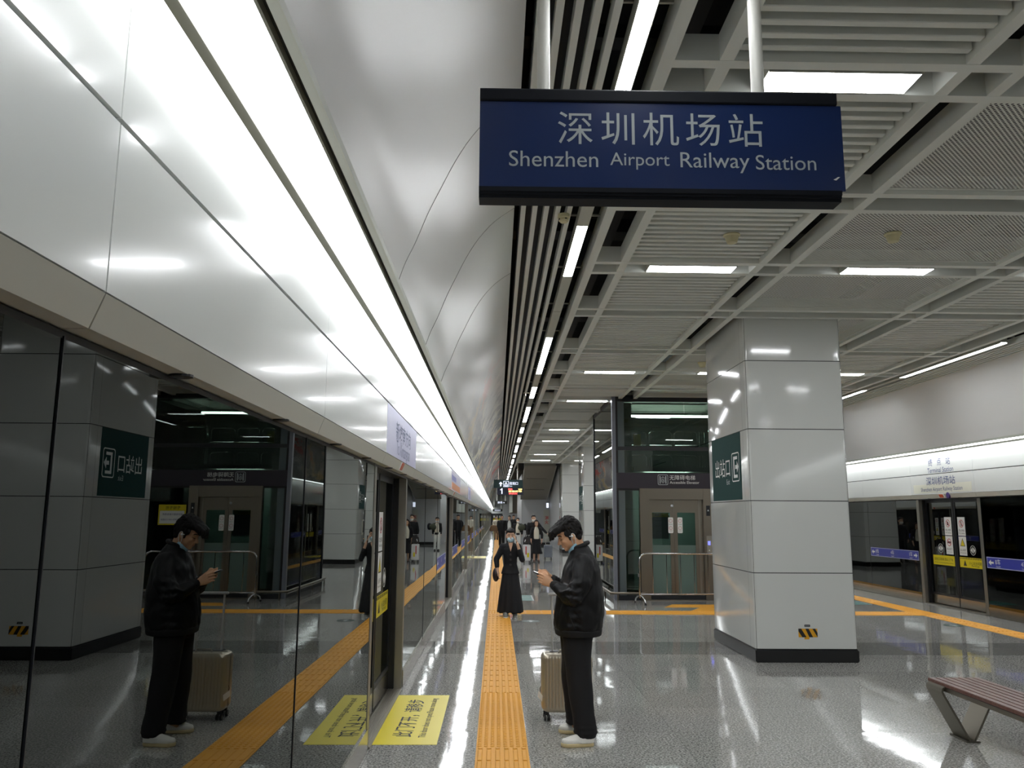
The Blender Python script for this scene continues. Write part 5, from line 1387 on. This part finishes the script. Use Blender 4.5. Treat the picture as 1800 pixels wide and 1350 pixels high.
def person(loc, h, label, rz=0., coat='blackcloth', top=None, legs='trousers', legm='blackcloth2', shoem='ink', hairm='hair', long_hair=False, mask=None, arms=None, vox=.016, skin='skin_pale', sex='m', step=.08, skirt_z=.12, scarf=False, hs=1.06):
    """figure facing local -y; arms = {side: [elbow, wrist]} in local metres for a 1.7 m figure"""
    k = h/1.7; R = Matrix.Translation(loc) @ Matrix.Rotation(rz, 4, 'Z') @ Matrix.Scale(k, 4)
    T = lambda *p: R @ Vector(p)
    D = lambda *p: (R.to_3x3() @ Vector(p))
    b = Blob(); H = HeadFrame(T(0,-.02,1.575), D(0,-1,0), math.radians(6), hs*k)
    head_shapes(b, H, T(0,.01,1.40), .05*k)
    sw = .185 if sex == 'm' else .155
    tor = [(.86,.12,.09),(1.0,.115,.09),(1.15,.135,.10),(1.3,sw-.01,.10),(1.38,sw-.03,.085),(1.42,.09,.06)]
    b.loft([ringpts(T(0,.01,z), D(rx,0,0), D(0,ry,0), 20) for z, rx, ry in tor])
    A = {'r': [(-.235,0,1.10), (-.22,-.06,.86)], 'l': [(.235,0,1.10), (.22,-.06,.86)]}
    if arms: A.update(arms)
    for sd, sg in (('r', -1), ('l', 1)):
        e, w_ = A[sd]; s0 = (sg*sw, .01, 1.36); b.chain([T(*s0), T(*e), T(*w_)], [.05*k,.04*k,.027*k])
        dv = (Vector(w_)-Vector(e)).normalized(); hand(b, T(*w_), D(*dv), D(sg*.9,-.2,0), D(0,-1,.1) if dv.z < .3 else D(-sg*.2,.3,.9), .25, k*.95)
    lp = {}
    for sg, st in ((-1, -step), (1, step)):
        hx = .085 if legs == 'trousers' else .06
        hp, kn, an = (sg*hx,.01,.90), (sg*.09,st*.6-.02,.48), (sg*.09,st,.085); lp[sg] = (hp, kn, an)
        b.chain([T(*hp), T(*kn), T(*an)], [(.085 if legs == 'trousers' else .065)*k,.055*k,.037*k]); b.cap(T(*an), T(an[0],an[1]-.03,.05), .034*k, .024*k)
    body = b.build('person', skin, None, max(.006, vox*.55), 3); tag(body, label, 'person'); r = body
    face_bits(H, r)
    b = Blob(); b.ell(H.p(-.025,0,.045), *H.ax(.098,.085,.088)); b.ell(H.p(-.055,0,.0), *H.ax(.06,.078,.075))
    if long_hair:
        for s2 in (-1, 1): b.chain([H.p(0,.072*s2,.03), H.p(-.005,.085*s2,-.08), H.p(.0,.09*s2,-.2)], [.03*k,.034*k,.026*k])
        b.ell(H.p(-.06,0,-.1), *H.ax(.045,.09,.12))
    b.ell(H.p(.022,0,.088), *H.ax(.076,.070,.036))
    if scarf: b.ell(H.p(-.09,0,.03), *H.ax(.05,.06,.06)); b.ell(H.p(.028,0,.078), *H.ax(.078,.074,.042))
    b.build('hair', hairm, r, max(.007, vox*.5), 2)
    if mask:
        b = Blob(); b.ell(H.p(.052,0,-.062), *H.ax(.064,.064,.054)); b.build('face_mask', mask, r, max(.006, vox*.5), 2)
    # upper garment with sleeves
    b = Blob(); hem = .82
    prof = [(hem,.165,.128),(hem+.06,.165,.128),(1.02,.155,.118),(1.16,.155,.118),(1.30,sw+.015,.118),(1.38,sw-.015,.1),(1.43,.095,.075)]
    if sex == 'f': prof = [(hem,.19,.14),(hem+.08,.165,.128),(1.02,.13,.11),(1.16,.145,.12),(1.30,sw+.015,.118),(1.38,sw-.02,.1),(1.43,.085,.07)]
    b.loft([ringpts(T(0,.01,z), D(rx,0,0), D(0,ry,0), 24) for z, rx, ry in prof])
    for sd, sg in (('r', -1), ('l', 1)):
        e, w_ = Vector(A[sd][0]), Vector(A[sd][1]); f = .55 if sex == 'f' else .92
        b.chain([T(sg*(sw-.005),.01,1.355), T(*e), T(*(e+(w_-e)*f))], [.07*k,.06*k,.048*k])
    coat_o = b.build('jacket', coat, r, vox*.8, 3, wrinkle(.006*k, 11))
    if top:
        b = Blob(); b.loft([ringpts(T(0,-.035,z), D(rx,0,0), D(0,.102,0), 28, 3.2) for z, rx in ((.93,.10),(.95,.108),(1.15,.112),(1.28,.105),(1.36,.075),(1.42,.05))]); b.build('shirt_front', top, r, vox*.7, 2)
    if legs == 'trousers':
        b = Blob(); b.loft([ringpts(T(0,.01,z), D(rx,0,0), D(0,.115,0), 22) for z, rx in ((.80,.165),(.86,.165),(.95,.155))])
        for sg in (-1, 1): b.chain([T(*lp[sg][0]), T(*lp[sg][1]), T(*lp[sg][2])], [.105*k,.082*k,.072*k])
        b.build('trousers', legm, r, vox*.8, 3, wrinkle(.005*k, 10))
    else:
        b = Blob(); b.loft([ringpts(T(0,y,z), D(rx,0,0), D(0,ry,0), 30) for z, rx, ry, y in ((skirt_z,.255,.20,.0),(skirt_z+.02,.26,.205,0),(.5,.21,.17,0),(.8,.165,.13,.01),(.98,.13,.11,.01))])
        b.build('skirt', legm, r, vox*.8, 3, lambda co, n: .012*k*math.sin(math.atan2(co.y-loc[1], co.x-loc[0])*9)*max(0, 1-co.z))
    for sg in (-1, 1):
        an = lp[sg][2]; shoe(r, 'shoe', T(an[0],an[1]+.06,0), T(an[0]*1.1,an[1]-.20,0), .045*k, .08*k, shoem, 'white' if shoem == 'sneak' else 'ink', .022, False)
    return r, T, D, H
M['sneak'] = mat('grey_sneaker', (120, 124, 122), .6); M['boot'] = mat('brown_boot', (92, 60, 46), .5); M['tan'] = mat('tan_trousers', (140, 112, 84), .8); M['whitecloth'] = mat('white_cloth', (218, 218, 214), .8); M['olive'] = mat('olive_pack', (62, 66, 50), .8)
# woman walking on the tactile strip, phone at her left ear
w_, T, D, H = person((.25, 14.5, .0105), 1.48, 'woman in a long black skirt and blue mask walking with a phone at her ear', 0., legs='skirt', mask=mat('mask_pale', (176, 206, 220), .7), vox=.010, sex='f', shoem='sneak', step=.10, skirt_z=.075, scarf=True, hs=1.16,
    arms={'r': [(-.285,.02,1.10), (-.255,-.05,.86)], 'l': [(.235,-.07,1.10), (.13,-.13,1.42)]})
b = Blob(); b = MB(); b.plate([(-.045,1.42),(0,1.26),(.045,1.42),(.0,1.44)], T(0,-.120,0), D(1,0,0), D(0,0,1), .012); b.build('neckline', 'skin_pale', w_)
for z in (1.20, 1.10, 1.0):
    b = MB(); b.cyl(T(0,-.125,z), T(0,-.142,z), .022*.88, n=14); b.build('button', mat('dark_button', (44, 38, 40), .3), w_)
q = empty('phone', T(.105,-.13,1.50)); tag(q, 'dark phone held to the ear of the walking woman', 'phone')
MB().box(.25+.088, .25+.099, 14.5-.135, 14.5-.075, 1.25, 1.37).build('phone_body', 'ink', q)
q = empty('handbag', T(-.27,0,.75)); tag(q, 'dark brown handbag hanging at the right side of the walking woman', 'bag')
b = Blob(); b.ell(T(-.29,.05,.80), D(.07,0,0), D(0,.14,0), D(0,0,.14)); b.build('bag_body', mat('dark_brown_bag', (46, 32, 30), .5), q, .01, 2)
b = Blob(); b.chain([T(-.285,.0,.90), T(-.24,-.02,1.1), T(-.16,-.02,1.40)], [.012,.012,.012]); b.build('bag_strap', 'blackcloth', q, .007, 1)
# distant couple with luggage
person((1.52, 31.4, 0), 1.57, 'distant woman with long hair in a cream top and long black skirt with brown boots', 0., top='creamcloth', legs='skirt', long_hair=True, hairm='hair_tip', vox=.02, sex='f', shoem='boot', skirt_z=.34, step=.03, skin='skin_pale')
person((1.47, 32.7, 0), 1.76, 'distant man in a black jacket and white mask standing behind the woman with long hair', 0., mask='white', vox=.022, arms={'l': [(.30,-.02,1.22), (.50,-.06,1.02)]})
# the group farther up the platform
person((.30, 47.0, .0), 1.76, 'distant man in a plain black sweater walking with a brown bag', 0., vox=.024)
q = empty('brown_bag', (-.1, 46.9, .9)); tag(q, 'brown bag carried by the distant man in the black sweater', 'bag')
b = Blob(); b.loft([ringpts((-.16, 46.9, z), (rx,0,0), (0,.1,0), 16, 2.6) for z, rx in ((.86,.22),(.92,.25),(1.1,.2),(1.2,.13))]); b.build('bag_body', mat('brown_leather', (112, 84, 54), .5), q, .02, 2)
b = Blob(); b.chain([(-.26,46.9,1.18), (-.16,46.9,1.36), (-.06,46.9,1.18)], [.012,.012,.012]); b.build('bag_handle', 'brown_leather' if 'brown_leather' in M else MATS['brown_leather'], q, .01, 1)
person((.76, 48.6, 0), 1.74, 'distant person in an open black jacket over a white shirt in the far group', 0., top='whitecloth', vox=.024)
person((1.06, 41.0, 0), 1.62, 'distant person in white trousers and white mask carrying a dark olive pack', 0., mask='white', top='creamcloth', legm='whitecloth', vox=.022)
q = empty('duffel_bag', (1.28, 40.8, 1.1)); tag(q, 'dark olive duffel bag on the shoulder of the distant masked person', 'bag')
b = Blob(); b.ell((1.24,40.75,1.16), (.17,0,.08), (0,.16,0), (-.07,0,.15)); b.build('bag_body', 'olive', q, .02, 2)
b = Blob(); b.ell((1.42,40.85,1.18), (.10,0,.0), (0,.14,0), (0,0,.17)); b.build('side_pocket', 'blackcloth', q, .02, 2)
person((-.02, 60.0, .011), 1.7, 'farthest person in tan trousers partly hidden behind the man in the black sweater', 0., legm='tan', coat='creamcloth', vox=.03)
person((1.16, 56.0, 0), 1.78, 'far dark haired person at the back of the group next to the grey wall', 0., vox=.03)
